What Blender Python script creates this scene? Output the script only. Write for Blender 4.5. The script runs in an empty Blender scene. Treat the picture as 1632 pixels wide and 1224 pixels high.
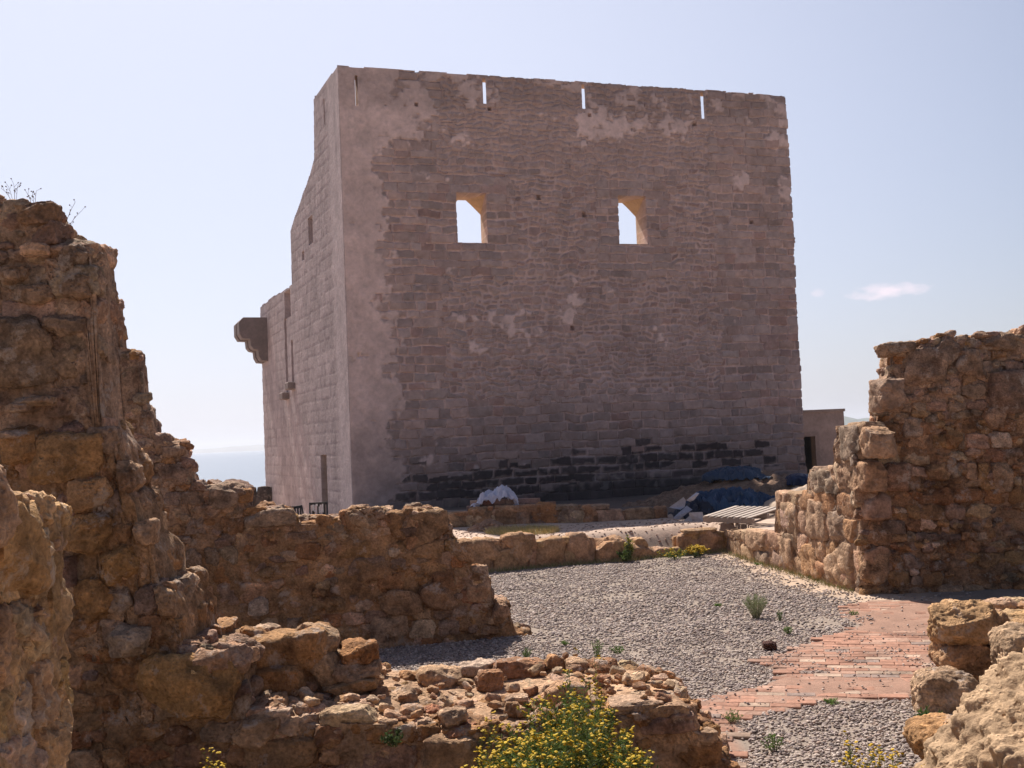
import bpy, math, random
import numpy as np
from mathutils import Matrix, Vector
rng = np.random.default_rng(7)
random.seed(7)
scene = bpy.context.scene
COL = scene.collection

# ------------------------------------------------------------------ camera, sky, sun, exposure
FPX, EYE, ROLL = 1750.0, 1.9, math.radians(2.4)
PITCH = math.atan(88 * math.cos(ROLL) / FPX)
cam_d = bpy.data.cameras.new('camera'); cam = bpy.data.objects.new('camera', cam_d); COL.objects.link(cam)
cam_d.sensor_width = 36; cam_d.lens = FPX / 1632 * 36; cam_d.clip_start = .05; cam_d.clip_end = 30000
cam.matrix_world = Matrix.Translation((0, 0, EYE)) @ Matrix.Rotation(math.pi/2 + PITCH, 4, 'X') @ Matrix.Rotation(-ROLL, 4, 'Z')
scene.camera = cam

SUN_AZ, SUN_EL = math.radians(-24), math.radians(51)      # azimuth measured from straight ahead (+Y), to the left
scene.view_settings.view_transform = 'Standard'; scene.view_settings.look = 'None'
scene.view_settings.exposure = 0.74; scene.view_settings.gamma = 1
sun_d = bpy.data.lights.new('sun', 'SUN'); sun_d.energy = 4.7; sun_d.angle = math.radians(.55); sun_d.color = (1, .93, .84)
sun = bpy.data.objects.new('sun', sun_d); COL.objects.link(sun)
sdir = Vector((math.sin(SUN_AZ)*math.cos(SUN_EL), math.cos(SUN_AZ)*math.cos(SUN_EL), math.sin(SUN_EL)))
sun.rotation_euler = sdir.to_track_quat('Z', 'Y').to_euler(); sun.location = (-20, 40, 50)

world = bpy.data.worlds.new('World'); scene.world = world; world.use_nodes = True
wn, wl = world.node_tree.nodes, world.node_tree.links
wn.clear()
wo = wn.new('ShaderNodeOutputWorld'); bg = wn.new('ShaderNodeBackground'); sky = wn.new('ShaderNodeTexSky')
sky.sky_type = 'NISHITA'; sky.sun_disc = False; sky.sun_elevation = SUN_EL; sky.sun_rotation = SUN_AZ
sky.altitude = 0; sky.air_density = 1.0; sky.dust_density = 1.6; sky.ozone_density = 1.6
bg.inputs['Strength'].default_value = 0.05
tint = wn.new('ShaderNodeMixRGB'); tint.blend_type = 'MULTIPLY'; tint.inputs[0].default_value = 1
tint.inputs[2].default_value = (1.0, .975, 1.04, 1)
wl.new(sky.outputs[0], tint.inputs[1])
veil = wn.new('ShaderNodeMixRGB'); veil.inputs[0].default_value = .42; veil.inputs[2].default_value = (11.7, 12.2, 14.5, 1)
wl.new(tint.outputs[0], veil.inputs[1])

def ray(x, y):
    a, b = x - 816, 612 - y
    c, s = math.cos(ROLL), math.sin(ROLL)
    u, v = a*c + b*s, -a*s + b*c
    cp, sp = math.cos(PITCH), math.sin(PITCH)
    return np.array([u, FPX*cp - v*sp, FPX*sp + v*cp])
def at_z(x, y, z):
    r = ray(x, y); t = (z - EYE)/r[2]; return np.array([r[0]*t, r[1]*t, z])
def at_y(x, y, Y):
    r = ray(x, y); t = Y/r[1]; return np.array([r[0]*t, Y, EYE + r[2]*t])
def on_plane(p, A, d):
    r = ray(*p); M = np.array([[r[0], -d[0]], [r[1], -d[1]]])
    t, u = np.linalg.solve(M, np.array(A[:2])); return float(u), float(EYE + r[2]*t)

# small pink wisps of cloud low in the right of the sky
tc = wn.new('ShaderNodeTexCoord')
def wmath(op, a, b=None, c=None):
    n = wn.new('ShaderNodeMath'); n.operation = op
    for i, v in enumerate((a, b, c)):
        if v is None: continue
        if isinstance(v, (int, float)): n.inputs[i].default_value = v
        else: wl.new(v, n.inputs[i])
    return n.outputs[0]
def cloud_mask(px, py, wx, wy, seed):
    c = Vector(ray(px, py)).normalized()
    right = Vector((c.y, -c.x, 0)).normalized(); up = right.cross(c).normalized()
    def dot(v):
        n = wn.new('ShaderNodeVectorMath'); n.operation = 'DOT_PRODUCT'
        wl.new(tc.outputs['Generated'], n.inputs[0]); n.inputs[1].default_value = v; return n.outputs['Value']
    dx = wmath('DIVIDE', dot(right), wx/FPX); dy = wmath('DIVIDE', dot(up), wy/FPX); f = wmath('GREATER_THAN', dot(c), .9)
    r2 = wmath('ADD', wmath('MULTIPLY', dx, dx), wmath('MULTIPLY', dy, dy))
    mp = wn.new('ShaderNodeMapping'); mp.inputs['Scale'].default_value = (60, 60, 150); mp.inputs['Location'].default_value = (seed, 0, 0)
    nz = wn.new('ShaderNodeTexNoise'); nz.inputs['Detail'].default_value = 5; nz.inputs['Scale'].default_value = 1
    wl.new(tc.outputs['Generated'], mp.inputs[0]); wl.new(mp.outputs[0], nz.inputs['Vector'])
    m = wmath('SUBTRACT', wmath('MULTIPLY', nz.outputs['Fac'], 2.2), wmath('ADD', r2, .35))
    m = wmath('MULTIPLY', wmath('MAXIMUM', wmath('MINIMUM', m, 1), 0), f)
    return m
cm = wmath('MAXIMUM', cloud_mask(1412, 464, 74, 15, 3.1), wmath('MULTIPLY', cloud_mask(1302, 467, 14, 9, 7.7), .6))
cmix = wn.new('ShaderNodeMixRGB'); wl.new(wmath('MULTIPLY', cm, .55), cmix.inputs[0]); wl.new(veil.outputs[0], cmix.inputs[1])
dt = wn.new('ShaderNodeVectorMath'); dt.operation = 'DOT_PRODUCT'; wl.new(tc.outputs['Generated'], dt.inputs[0]); dt.inputs[1].default_value = Vector((-.25, 1, .22)).normalized()
wl.new(wmath('MULTIPLY', wmath('MAXIMUM', wmath('MINIMUM', wmath('MULTIPLY_ADD', dt.outputs['Value'], 2.5, -1.42), 1), 0), .58), veil.inputs[0])
cmix.inputs[2].default_value = (15.6, 12.6, 13.4, 1)
wl.new(cmix.outputs[0], bg.inputs['Color']); wl.new(bg.outputs[0], wo.inputs[0])

# ------------------------------------------------------------------ numeric helpers
def _h(i, j, k, s):
    n = (i.astype(np.int64)*374761393 + j.astype(np.int64)*668265263 + k.astype(np.int64)*2147483647 + s*974634777) & 0xffffffff
    n = ((n ^ (n >> 13)) * 1274126177) & 0xffffffff
    n = ((n ^ (n >> 16)) * 2246822519) & 0xffffffff
    return ((n ^ (n >> 15)) & 0xffffff) / float(0xffffff)
def vnoise(p, s=0):
    p = np.asarray(p, float); f = np.floor(p); t = p - f; t = t*t*(3 - 2*t); i, j, k = f.astype(np.int64).T
    x, y, z = t.T
    def L(a, b, w): return a + (b - a)*w
    r = L(L(L(_h(i, j, k, s), _h(i+1, j, k, s), x), L(_h(i, j+1, k, s), _h(i+1, j+1, k, s), x), y),
          L(L(_h(i, j, k+1, s), _h(i+1, j, k+1, s), x), L(_h(i, j+1, k+1, s), _h(i+1, j+1, k+1, s), x), y), z)
    return r*2 - 1
def fbm(p, octv=4, s=0, gain=.5):
    a, r, q = 1., 0., np.asarray(p, float)
    for o in range(octv):
        r = r + a*vnoise(q, s + o*17); q = q*2.03 + 11.3; a *= gain
    return r
def sstep(a, b, x): t = np.clip((x - a)/(b - a), 0, 1); return t*t*(3 - 2*t)

def make_mesh(name, V, faces_list, mat, colors=None, parent=None, smooth=True):
    """faces_list: list of int arrays (n,3) or (n,4)"""
    V = np.asarray(V, np.float32); me = bpy.data.meshes.new(name)
    me.vertices.add(len(V)); me.vertices.foreach_set('co', V.ravel())
    fl = [f for f in faces_list if len(f)]
    loops = np.concatenate([np.asarray(f, np.int32).ravel() for f in fl])
    tot = np.concatenate([np.full(len(f), f.shape[1], np.int32) for f in fl])
    st = np.concatenate([[0], np.cumsum(tot)[:-1]]).astype(np.int32)
    me.loops.add(len(loops)); me.loops.foreach_set('vertex_index', loops)
    me.polygons.add(len(tot)); me.polygons.foreach_set('loop_start', st); me.polygons.foreach_set('loop_total', tot)
    me.polygons.foreach_set('use_smooth', np.full(len(tot), smooth, bool))
    if colors is not None:
        if mat.name.startswith('ruin_stone'): colors = colors*np.array([.90, .70, .555])
        ca = me.color_attributes.new('Col', 'FLOAT_COLOR', 'POINT')
        c = np.ones((len(V), 4), np.float32); c[:, :3] = np.clip(colors, 0, 1); ca.data.foreach_set('color', c.ravel())
    me.update(); me.validate()
    me.materials.append(mat)
    o = bpy.data.objects.new(name, me); COL.objects.link(o)
    if parent: o.parent = parent
    return o
def recenter(o):
    """put the origin at the base of the mesh"""
    n = len(o.data.vertices); a = np.empty(n*3, np.float32); o.data.vertices.foreach_get('co', a); a = a.reshape(-1, 3)
    c = np.array([(a[:, 0].min()+a[:, 0].max())/2, (a[:, 1].min()+a[:, 1].max())/2, a[:, 2].min()], np.float32)
    o.data.vertices.foreach_set('co', (a - c).ravel()); o.data.update(); o.location = c.tolist()
    return o
def tag(o, label=None, cat=None, group=None, kind=None):
    if label: o['label'] = label
    if cat: o['category'] = cat
    if group: o['group'] = group
    if kind: o['kind'] = kind
    return o
def empty(name, loc=(0, 0, 0)):
    o = bpy.data.objects.new(name, None); o.location = loc; COL.objects.link(o); o.empty_display_size = .2; return o
def reparent(o, root):
    o.parent = root; o.matrix_parent_inverse = Matrix.Translation(root.location).inverted()

class MB:
    def __init__(s): s.V = []; s.Q = []; s.T = []; s.C = []; s.n = 0; s.D = []; s.A = []; s.F = []
    def add(s, V, quads=None, tris=None, col=(.5, .5, .5), disp=None, amp=0., freq=1.):
        V = np.asarray(V, float); k = len(V)
        s.V.append(V); c = np.asarray(col, float); s.C.append(np.tile(c, (k, 1)) if c.ndim == 1 else c)
        if quads is not None: s.Q.append(np.asarray(quads) + s.n)
        if tris is not None: s.T.append(np.asarray(tris) + s.n)
        s.D.append(np.zeros((k, 3)) if disp is None else disp); s.A.append(np.full(k, amp)); s.F.append(np.full(k, freq)); s.n += k
    def build(s, name, mat, parent=None, smooth=True, center=False):
        V = np.concatenate(s.V); D = np.concatenate(s.D); A = np.concatenate(s.A); F = np.concatenate(s.F); C = np.concatenate(s.C)
        if A.max() > 0:
            q = V*F[:, None]
            n = fbm(q, 5, 5, .68); r = 1 - np.abs(fbm(q*1.3 + 7, 3, 9))*1.6
            V = V + D*(A*(n*.75 + r*.35))[:, None]
            C = C*(1 + .20*n[:, None])*(1 + .12*fbm(V*9, 2, 14)[:, None])
        fl = []
        if s.Q: fl.append(np.concatenate(s.Q))
        if s.T: fl.append(np.concatenate(s.T))
        o = make_mesh(name, V, fl, mat, C, parent, smooth)
        if center: recenter(o)
        return o

_tpl = {}
def cube_sphere(n):
    if n in _tpl: return _tpl[n]
    d = {}; V = []; Q = []
    def vid(p):
        k = tuple(np.round(p, 5))
        if k not in d: d[k] = len(V); V.append(p)
        return d[k]
    g = np.tan(np.linspace(-1, 1, n+1)*math.pi/4)
    for ax in range(3):
        for sg in (-1, 1):
            ids = np.empty((n+1, n+1), int)
            for a in range(n+1):
                for b in range(n+1):
                    p = [0, 0, 0]; p[ax] = sg; p[(ax+1) % 3] = g[a]; p[(ax+2) % 3] = g[b]; ids[a, b] = vid(p)
            q = np.stack([ids[:-1, :-1], ids[1:, :-1], ids[1:, 1:], ids[:-1, 1:]], -1).reshape(-1, 4)
            if sg < 0: q = q[:, ::-1]
            Q.append(q)
    V = np.array(V, float); D = V/np.linalg.norm(V, axis=1, keepdims=True)
    _tpl[n] = (D, np.concatenate(Q)); return _tpl[n]
def rotm(rx, ry, rz):
    return np.array((Matrix.Rotation(rz, 3, 'Z') @ Matrix.Rotation(ry, 3, 'Y') @ Matrix.Rotation(rx, 3, 'X')))
def rock(mb, c, dims, col, n=6, p=4.5, facets=5, rot=(0, 0, 0), rough=.1, cut=(.60, .96), freq=None, R=None):
    """irregular stone: a rounded box chipped by random planes, then roughened"""
    D, Q = cube_sphere(n)
    r = 1/(np.abs(D)**p).sum(1)**(1/p)
    P = D*r[:, None]
    for _ in range(facets):
        nn = rng.normal(size=3); nn /= np.linalg.norm(nn)
        h = (np.abs(nn)**1.0).sum()*.5 + .5*1.0
        dist = rng.uniform(*cut)*min(h, 1.25); o = np.maximum(0, P@nn - dist); P = P - o[:, None]*nn
    sh = np.array(dims)/2
    P = P*sh
    P[:, 0] += P[:, 2]*rng.uniform(-.12, .12)
    M = rotm(*rot)
    if R is not None: M = R@M
    P = P@M.T + np.array(c); Dr = D@M.T; m = min(dims)
    mb.add(P, quads=Q, col=col, disp=Dr, amp=rough*m, freq=(freq or 2.3/m))
def pick(pal, j=.14):
    c = np.array(pal[rng.integers(len(pal))], float); return np.clip(c*rng.uniform(1-j, 1+j)*(1 + rng.uniform(-.05, .05, 3)), 0, 1)
def tube(mb, pts, r0, r1, col, k=4):
    pts = np.asarray(pts, float); n = len(pts); V = []; 
    for i, q in enumerate(pts):
        t = pts[min(i+1, n-1)] - pts[max(i-1, 0)]; t /= (np.linalg.norm(t)+1e-9)
        a = np.cross(t, [.31, .2, .93]); a /= (np.linalg.norm(a)+1e-9); b = np.cross(t, a); r = r0 + (r1-r0)*i/(n-1)
        for j in range(k): w = 2*math.pi*j/k; V.append(q + r*(a*math.cos(w) + b*math.sin(w)))
    Q = [[i*k+j, i*k+(j+1) % k, (i+1)*k+(j+1) % k, (i+1)*k+j] for i in range(n-1) for j in range(k)]
    mb.add(V, quads=Q, col=col)
def box(mb, c, dims, col, R=None, bev=.006):
    """box with bevelled edges"""
    x, y, z = np.array(dims)/2; b = min(bev, x*.4, y*.4, z*.4); V = []
    for sx in (-1, 1):
        for sy in (-1, 1):
            for sz in (-1, 1):
                V += [[sx*x, sy*(y-b), sz*(z-b)], [sx*(x-b), sy*y, sz*(z-b)], [sx*(x-b), sy*(y-b), sz*z]]
    V = np.array(V)
    from itertools import product
    idx = {(sx, sy, sz): 3*i for i, (sx, sy, sz) in enumerate(product((-1, 1), repeat=3))}
    Q = []; T = []
    for s in (-1, 1):
        f = [idx[(s, a, b_)] + 0 for a, b_ in ((-1, -1), (1, -1), (1, 1), (-1, 1))]; Q.append(f if s > 0 else f[::-1])
        f = [idx[(a, s, b_)] + 1 for a, b_ in ((-1, -1), (-1, 1), (1, 1), (1, -1))]; Q.append(f if s > 0 else f[::-1])
        f = [idx[(a, b_, s)] + 2 for a, b_ in ((-1, -1), (1, -1), (1, 1), (-1, 1))]; Q.append(f if s > 0 else f[::-1])
    for a in (-1, 1):
        for b_ in (-1, 1):
            Q.append([idx[(a, b_, -1)], idx[(a, b_, 1)], idx[(a, b_, 1)]+1, idx[(a, b_, -1)]+1][::(1 if a*b_ < 0 else -1)] if False else [idx[(a, b_, -1)], idx[(a, b_, 1)], idx[(a, b_, 1)]+1, idx[(a, b_, -1)]+1])
            Q.append([idx[(a, -1, b_)], idx[(a, 1, b_)], idx[(a, 1, b_)]+2, idx[(a, -1, b_)]+2])
            Q.append([idx[(-1, a, b_)]+1, idx[(1, a, b_)]+1, idx[(1, a, b_)]+2, idx[(-1, a, b_)]+2])
    for k, i in idx.items(): T.append([i, i+1, i+2])
    if R is not None: V = V@np.asarray(R).T
    mb.add(V + np.array(c), quads=Q, tris=T, col=col)

# ------------------------------------------------------------------ materials
def new_mat(name):
    m = bpy.data.materials.new(name); m.use_nodes = True; nt = m.node_tree; b = nt.nodes['Principled BSDF']
    b.inputs['Specular IOR Level'].default_value = .2
    return m, nt, b
def N(nt, t, **kw):
    n = nt.nodes.new(t)
    for k, v in kw.items():
        if k in n.inputs: n.inputs[k].default_value = v
        else: setattr(n, k, v)
    return n
def stone_material(name, bump=.6, s1=7., s2=38., pits=.5, pit_scale=26., var=.35, dark=(.35, .30, .28), dark_amt=.35, dark_scale=2.6, grit=150., dist=.02, rough=.92, lime=0.):
    m, nt, b = new_mat(name); L = nt.links.new
    geo = N(nt, 'ShaderNodeNewGeometry'); att = N(nt, 'ShaderNodeVertexColor'); att.layer_name = 'Col'
    def noise(sc, det=5, rg=.6):
        n = N(nt, 'ShaderNodeTexNoise', Scale=sc, Detail=det, Roughness=rg); L(geo.outputs['Position'], n.inputs['Vector']); return n.outputs['Fac']
    def ramp(x, a, c, lo=0., hi=1.):
        r = N(nt, 'ShaderNodeMapRange'); r.inputs['From Min'].default_value = a; r.inputs['From Max'].default_value = c
        r.inputs['To Min'].default_value = lo; r.inputs['To Max'].default_value = hi; L(x, r.inputs['Value']); return r.outputs[0]
    n1, n2, n3 = noise(s1), noise(s2), noise(grit, 3, .7)
    mul = N(nt, 'ShaderNodeMixRGB', blend_type='MULTIPLY'); mul.inputs[0].default_value = 1; L(att.outputs['Color'], mul.inputs[1])
    v = N(nt, 'ShaderNodeMath', operation='MULTIPLY'); L(ramp(n1, .3, .7, 1-var, 1+var), v.inputs[0]); L(ramp(n2, .3, .7, 1-var*.9, 1+var*.9), v.inputs[1])
    L(v.outputs[0], mul.inputs[2])
    # weathered dark film with its own shape
    dk = N(nt, 'ShaderNodeMixRGB', blend_type='MULTIPLY'); L(ramp(noise(dark_scale, 8, .7), .52, .66, 0, dark_amt), dk.inputs[0]); L(mul.outputs[0], dk.inputs[1]); dk.inputs[2].default_value = (*dark, 1)
    if lime:
        lm = N(nt, 'ShaderNodeMixRGB', blend_type='MIX'); L(ramp(noise(4.3, 9, .75), .56, .63, 0, lime), lm.inputs[0]); L(dk.outputs[0], lm.inputs[1]); lm.inputs[2].default_value = (.50, .40, .33, 1); dk = lm
    # pits
    vo = N(nt, 'ShaderNodeTexVoronoi', Scale=pit_scale); L(geo.outputs['Position'], vo.inputs['Vector'])
    pit = ramp(vo.outputs['Distance'], .05, .42, 0, 1)
    pm = N(nt, 'ShaderNodeMath', operation='MULTIPLY'); L(ramp(n1, .42, .62), pm.inputs[0]); pm.inputs[1].default_value = pits
    inv = N(nt, 'ShaderNodeMath', operation='SUBTRACT'); inv.inputs[0].default_value = 1; L(pit, inv.inputs[1])
    ph = N(nt, 'ShaderNodeMath', operation='MULTIPLY'); L(inv.outputs[0], ph.inputs[0]); L(pm.outputs[0], ph.inputs[1])
    L(dk.outputs[0], b.inputs['Base Color']); b.inputs['Roughness'].default_value = rough
    h1 = N(nt, 'ShaderNodeMath', operation='MULTIPLY_ADD'); L(n2, h1.inputs[0]); h1.inputs[1].default_value = .8; L(n1, h1.inputs[2])
    h2 = N(nt, 'ShaderNodeMath', operation='MULTIPLY_ADD'); L(n3, h2.inputs[0]); h2.inputs[1].default_value = .28; L(h1.outputs[0], h2.inputs[2])
    h3 = N(nt, 'ShaderNodeMath', operation='SUBTRACT'); L(h2.outputs[0], h3.inputs[0]); L(ph.outputs[0], h3.inputs[1])
    bp = N(nt, 'ShaderNodeBump', Strength=bump, Distance=dist); L(h3.outputs[0], bp.inputs['Height']); L(bp.outputs[0], b.inputs['Normal'])
    return m
def plain_material(name, rough=.8, bump=0., scale=30., var=.2, dist=.01, spec=.2, trans=0.):
    m, nt, b = new_mat(name); L = nt.links.new
    geo = N(nt, 'ShaderNodeNewGeometry'); att = N(nt, 'ShaderNodeVertexColor'); att.layer_name = 'Col'
    n = N(nt, 'ShaderNodeTexNoise', Scale=scale, Detail=6, Roughness=.65); L(geo.outputs['Position'], n.inputs['Vector'])
    r = N(nt, 'ShaderNodeMapRange'); r.inputs['From Min'].default_value = .3; r.inputs['From Max'].default_value = .7
    r.inputs['To Min'].default_value = 1-var; r.inputs['To Max'].default_value = 1+var; L(n.outputs['Fac'], r.inputs['Value'])
    mul = N(nt, 'ShaderNodeMixRGB', blend_type='MULTIPLY'); mul.inputs[0].default_value = 1; L(att.outputs['Color'], mul.inputs[1]); L(r.outputs[0], mul.inputs[2])
    L(mul.outputs[0], b.inputs['Base Color']); b.inputs['Roughness'].default_value = rough; b.inputs['Specular IOR Level'].default_value = spec
    if bump:
        bp = N(nt, 'ShaderNodeBump', Strength=bump, Distance=dist); L(n.outputs['Fac'], bp.inputs['Height']); L(bp.outputs[0], b.inputs['Normal'])
    if trans:
        tr = N(nt, 'ShaderNodeBsdfTranslucent'); L(mul.outputs[0], tr.inputs['Color']); mx = N(nt, 'ShaderNodeMixShader'); mx.inputs[0].default_value = trans
        L(b.outputs[0], mx.inputs[1]); L(tr.outputs[0], mx.inputs[2]); L(mx.outputs[0], nt.nodes['Material Output'].inputs['Surface'])
    return m
M_RUIN = stone_material('ruin_stone', bump=.9, s1=8, s2=42, pits=.9, pit_scale=30, var=.42, dist=.03, dark=(.24, .18, .16), dark_amt=.75, lime=.7)
M_RUIN_FAR = stone_material('ruin_stone_far', bump=.8, s1=5, s2=24, pits=.7, pit_scale=20, var=.36, dist=.03, grit=90, dark=(.32, .27, .25), dark_amt=.55, lime=.35)
M_TOWER = stone_material('tower_masonry', bump=.5, s1=2.2, s2=9, pits=.3, pit_scale=8, var=.13, dark_amt=.18, dark_scale=.9, grit=28, dist=.03)
M_GROUND = stone_material('earth', bump=.6, s1=2.5, s2=30, pits=.4, pit_scale=40, var=.14, dark_amt=.2, dark_scale=1.1, grit=120, dist=.015)
M_PEBBLE = plain_material('pebble', .75, .3, 60, .2)
M_BRICK = stone_material('clay_brick', bump=.5, s1=3, s2=30, pits=.3, pit_scale=60, var=.26, dark=(.50, .46, .45), dark_amt=.75, dark_scale=2.2, grit=180, dist=.006)
M_LEAF = plain_material('leaf', .55, 0, 40, .25, trans=.35)
M_FLOWER = plain_material('petal', .6, 0, 60, .15, trans=.25)
M_STEM = plain_material('stem', .8, 0, 60, .2)
M_WOOD = plain_material('weathered_wood', .85, .5, 45, .25)
M_TARP = plain_material('tarpaulin', .5, .2, 14, .2, spec=.25)
M_PLASTIC = plain_material('plastic_sheet', .4, .1, 12, .08, spec=.5, trans=.3)
M_BLACK = plain_material('black_plastic', .4, 0, 20, .1, spec=.4)
M_FAR = plain_material('far_land', .95, 0, .01, .3)

# ------------------------------------------------------------------ ground as one sheet
def T2y(x): return 20.26 + .363*(x + .44)
def R1x(y): return 4.95 - .128*(y - 15.67)
def R2y(x): return 15.67 - .1*(x - 4.95)
def ground_h(x, y):
    court = (y < T2y(x) + .28) & ~((x > R1x(y) + .25) & (y > R2y(x) + .35))
    h = np.where(court, -.5, 0.)
    h = h - .5*(1 - sstep(.22, 1.0, y - T2y(x)))*(~court)*(x < R1x(y) - .1)
    h = np.where((y > 25.2) & (x < -3.5), -.0 - .28*sstep(-3.5, -5.5, x), h)
    h = h - .55*sstep(36, 39, y)
    land = sstep(.10, .17, x/np.maximum(y, 1))
    far = np.where(land > 0, -.6 - 1.1*sstep(45, 160, y), 0)
    w = sstep(46, 62, y)
    h = h*(1-w) + w*(land*far + (1-land)*(-9.))
    h = h + np.where(y > 300, -2.0*sstep(300, 1500, y)*land, 0)
    return h
def axis(a, b, st, lo, hi, k=1.25):
    v = list(np.arange(a, b + 1e-6, st)); s = st; x = v[-1]
    while x < hi: s *= k; x += s; v.append(x)
    s = st; x = v[0]; w = []
    while x > lo: s *= k; x -= s; w.append(x)
    return np.array(w[::-1] + v)
gx = axis(-9, 11, .11, -9000, 9000); gy = axis(2, 36, .13, -300, 9500)
X, Y = np.meshgrid(gx, gy, indexing='ij'); P2 = np.stack([X.ravel(), Y.ravel(), np.zeros(X.size)], 1)
Hh = ground_h(P2[:, 0], P2[:, 1]); near = (P2[:, 1] < 60)
nz1 = fbm(P2*.9, 3, 3); nz2 = fbm(P2*7, 3, 4)
P2[:, 2] = Hh + np.where(near, .02*nz1 + .008*nz2, nz1*.2*(1-sstep(500,900,P2[:,1])))
sand = np.array([.50, .37, .29]); soil = np.array([.27, .215, .175]); farc = np.array([.30, .27, .17])
isc = (Hh < -.2) & (P2[:, 1] < 26)
gc = np.where(isc[:, None], soil, sand)
# trodden tan earth along the foot of the right hand wall
d1 = np.abs(P2[:, 0] - R1x(P2[:, 1])); tan_m = (1 - sstep(.3, 1.0, d1 + .35*nz1))*isc
gc = gc*(1 - tan_m[:, None]) + np.array([.46, .34, .25])*tan_m[:, None]
# ground colour darkened around the tower foot
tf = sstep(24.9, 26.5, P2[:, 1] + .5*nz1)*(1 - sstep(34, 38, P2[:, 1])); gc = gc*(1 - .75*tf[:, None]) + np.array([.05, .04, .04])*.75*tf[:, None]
gc = np.where((P2[:, 1] > 60)[:, None], farc*(1 + .25*nz1[:, None]), gc)*(1 + .08*nz2[:, None])
ni, nj = X.shape; I = np.arange(ni*nj).reshape(ni, nj)
Qg = np.stack([I[:-1, :-1], I[1:, :-1], I[1:, 1:], I[:-1, 1:]], -1).reshape(-1, 4)
BPd = np.array([at_z(x, y, -.5)[:2] for x, y in ((1095, 1123), (1141, 1115), (1246, 1084), (1222, 1052), (1280, 1030), (1371, 999), (1340, 973), (1391, 957), (1480, 960), (1632, 972), (1700, 1060), (1560, 1105), (1459, 1110), (1384, 1117), (1296, 1117), (1225, 1137), (1168, 1150), (1180, 1181), (1171, 1208), (1134, 1240), (1100, 1200))])
def inside(P, poly):
    x, y = P[:, 0], P[:, 1]; r = np.zeros(len(P), bool); n = len(poly)
    for i in range(n):
        x0, y0 = poly[i]; x1, y1 = poly[(i+1) % n]; c = ((y0 > y) != (y1 > y)) & (x < (x1-x0)*(y-y0)/(y1-y0+1e-12) + x0); r ^= c
    return r
bd = inside(P2[:, :2], BPd); gc = np.where(bd[:, None], np.array([.30, .178, .130])*(1 + .1*nz2[:, None]), gc)
P2[:, 2] = np.where(bd, P2[:, 2]*.8 - .1 + .016, P2[:, 2])
g = make_mesh('ground', P2, [Qg], M_GROUND, gc); tag(g, kind='structure')

# sea
m, nt, b = new_mat('sea_water'); L = nt.links.new
b.inputs['Base Color'].default_value = (.15, .19, .25, 1); b.inputs['Roughness'].default_value = .3; b.inputs['Specular IOR Level'].default_value = .5; b.inputs['IOR'].default_value = 1.33
geo = N(nt, 'ShaderNodeNewGeometry'); mp = N(nt, 'ShaderNodeMapping'); mp.inputs['Scale'].default_value = (.5, .22, 1); nn = N(nt, 'ShaderNodeTexNoise', Scale=1., Detail=8, Roughness=.65)
L(geo.outputs['Position'], mp.inputs[0]); L(mp.outputs[0], nn.inputs['Vector']); bp = N(nt, 'ShaderNodeBump', Strength=.7, Distance=.9); L(nn.outputs['Fac'], bp.inputs['Height']); L(bp.outputs[0], b.inputs['Normal'])
sx = np.linspace(-9000, 9000, 13); sy = np.array([50, 100, 300, 1000, 3000, 6000, 9300.]); X, Y = np.meshgrid(sx, sy, indexing='ij'); I = np.arange(X.size).reshape(X.shape)
sea = make_mesh('sea', np.stack([X.ravel(), Y.ravel(), np.full(X.size, -3.2)], 1), [np.stack([I[:-1, :-1], I[1:, :-1], I[1:, 1:], I[:-1, 1:]], -1).reshape(-1, 4)], m, smooth=False); tag(sea, kind='structure')

def ridge(name, x0, x1, Y, depth, hfun, col, base=-4., n=240, bumpy=2.):
    xs = np.linspace(x0, x1, n); ds = np.linspace(0, 1, 9); X, D = np.meshgrid(xs, ds, indexing='ij')
    prof = np.sin(D*math.pi)**.6; p = np.stack([X.ravel()*.02, D.ravel()*3, np.zeros(X.size)], 1)
    Z = base + hfun(X)*prof + (bumpy*fbm(np.stack([X.ravel()/bumpy/6, D.ravel()*4, D.ravel()*0], 1), 4, 8)).reshape(X.shape)*prof
    Yy = Y + D*depth; I = np.arange(X.size).reshape(X.shape)
    o = make_mesh(name, np.stack([X.ravel(), Yy.ravel(), Z.ravel()], 1), [np.stack([I[:-1, :-1], I[1:, :-1], I[1:, 1:], I[:-1, 1:]], -1).reshape(-1, 4)], M_FAR, np.tile(col, (X.size, 1)))
    tag(o, kind='structure'); return o
# low far coast across the bay (left), wooded hill with a knoll (right)
ridge('far_coast', -3400, 900, 6500, 900, lambda x: 14 + 26*sstep(-2300, -1500, x), (.20, .19, .14), bumpy=3)
ridge('hill', 500, 2400, 2600, 700, lambda x: 24 + 3*np.sin(x*.011) + 10*np.exp(-((x - 835)/26)**2), (.07, .09, .05), n=500, bumpy=4)
ridge('wooded_ridge', 250, 900, 1150, 160, lambda x: 8.0 + 1.5*np.sin(x*.03), (.05, .06, .035), n=300, bumpy=1.6)

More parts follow.
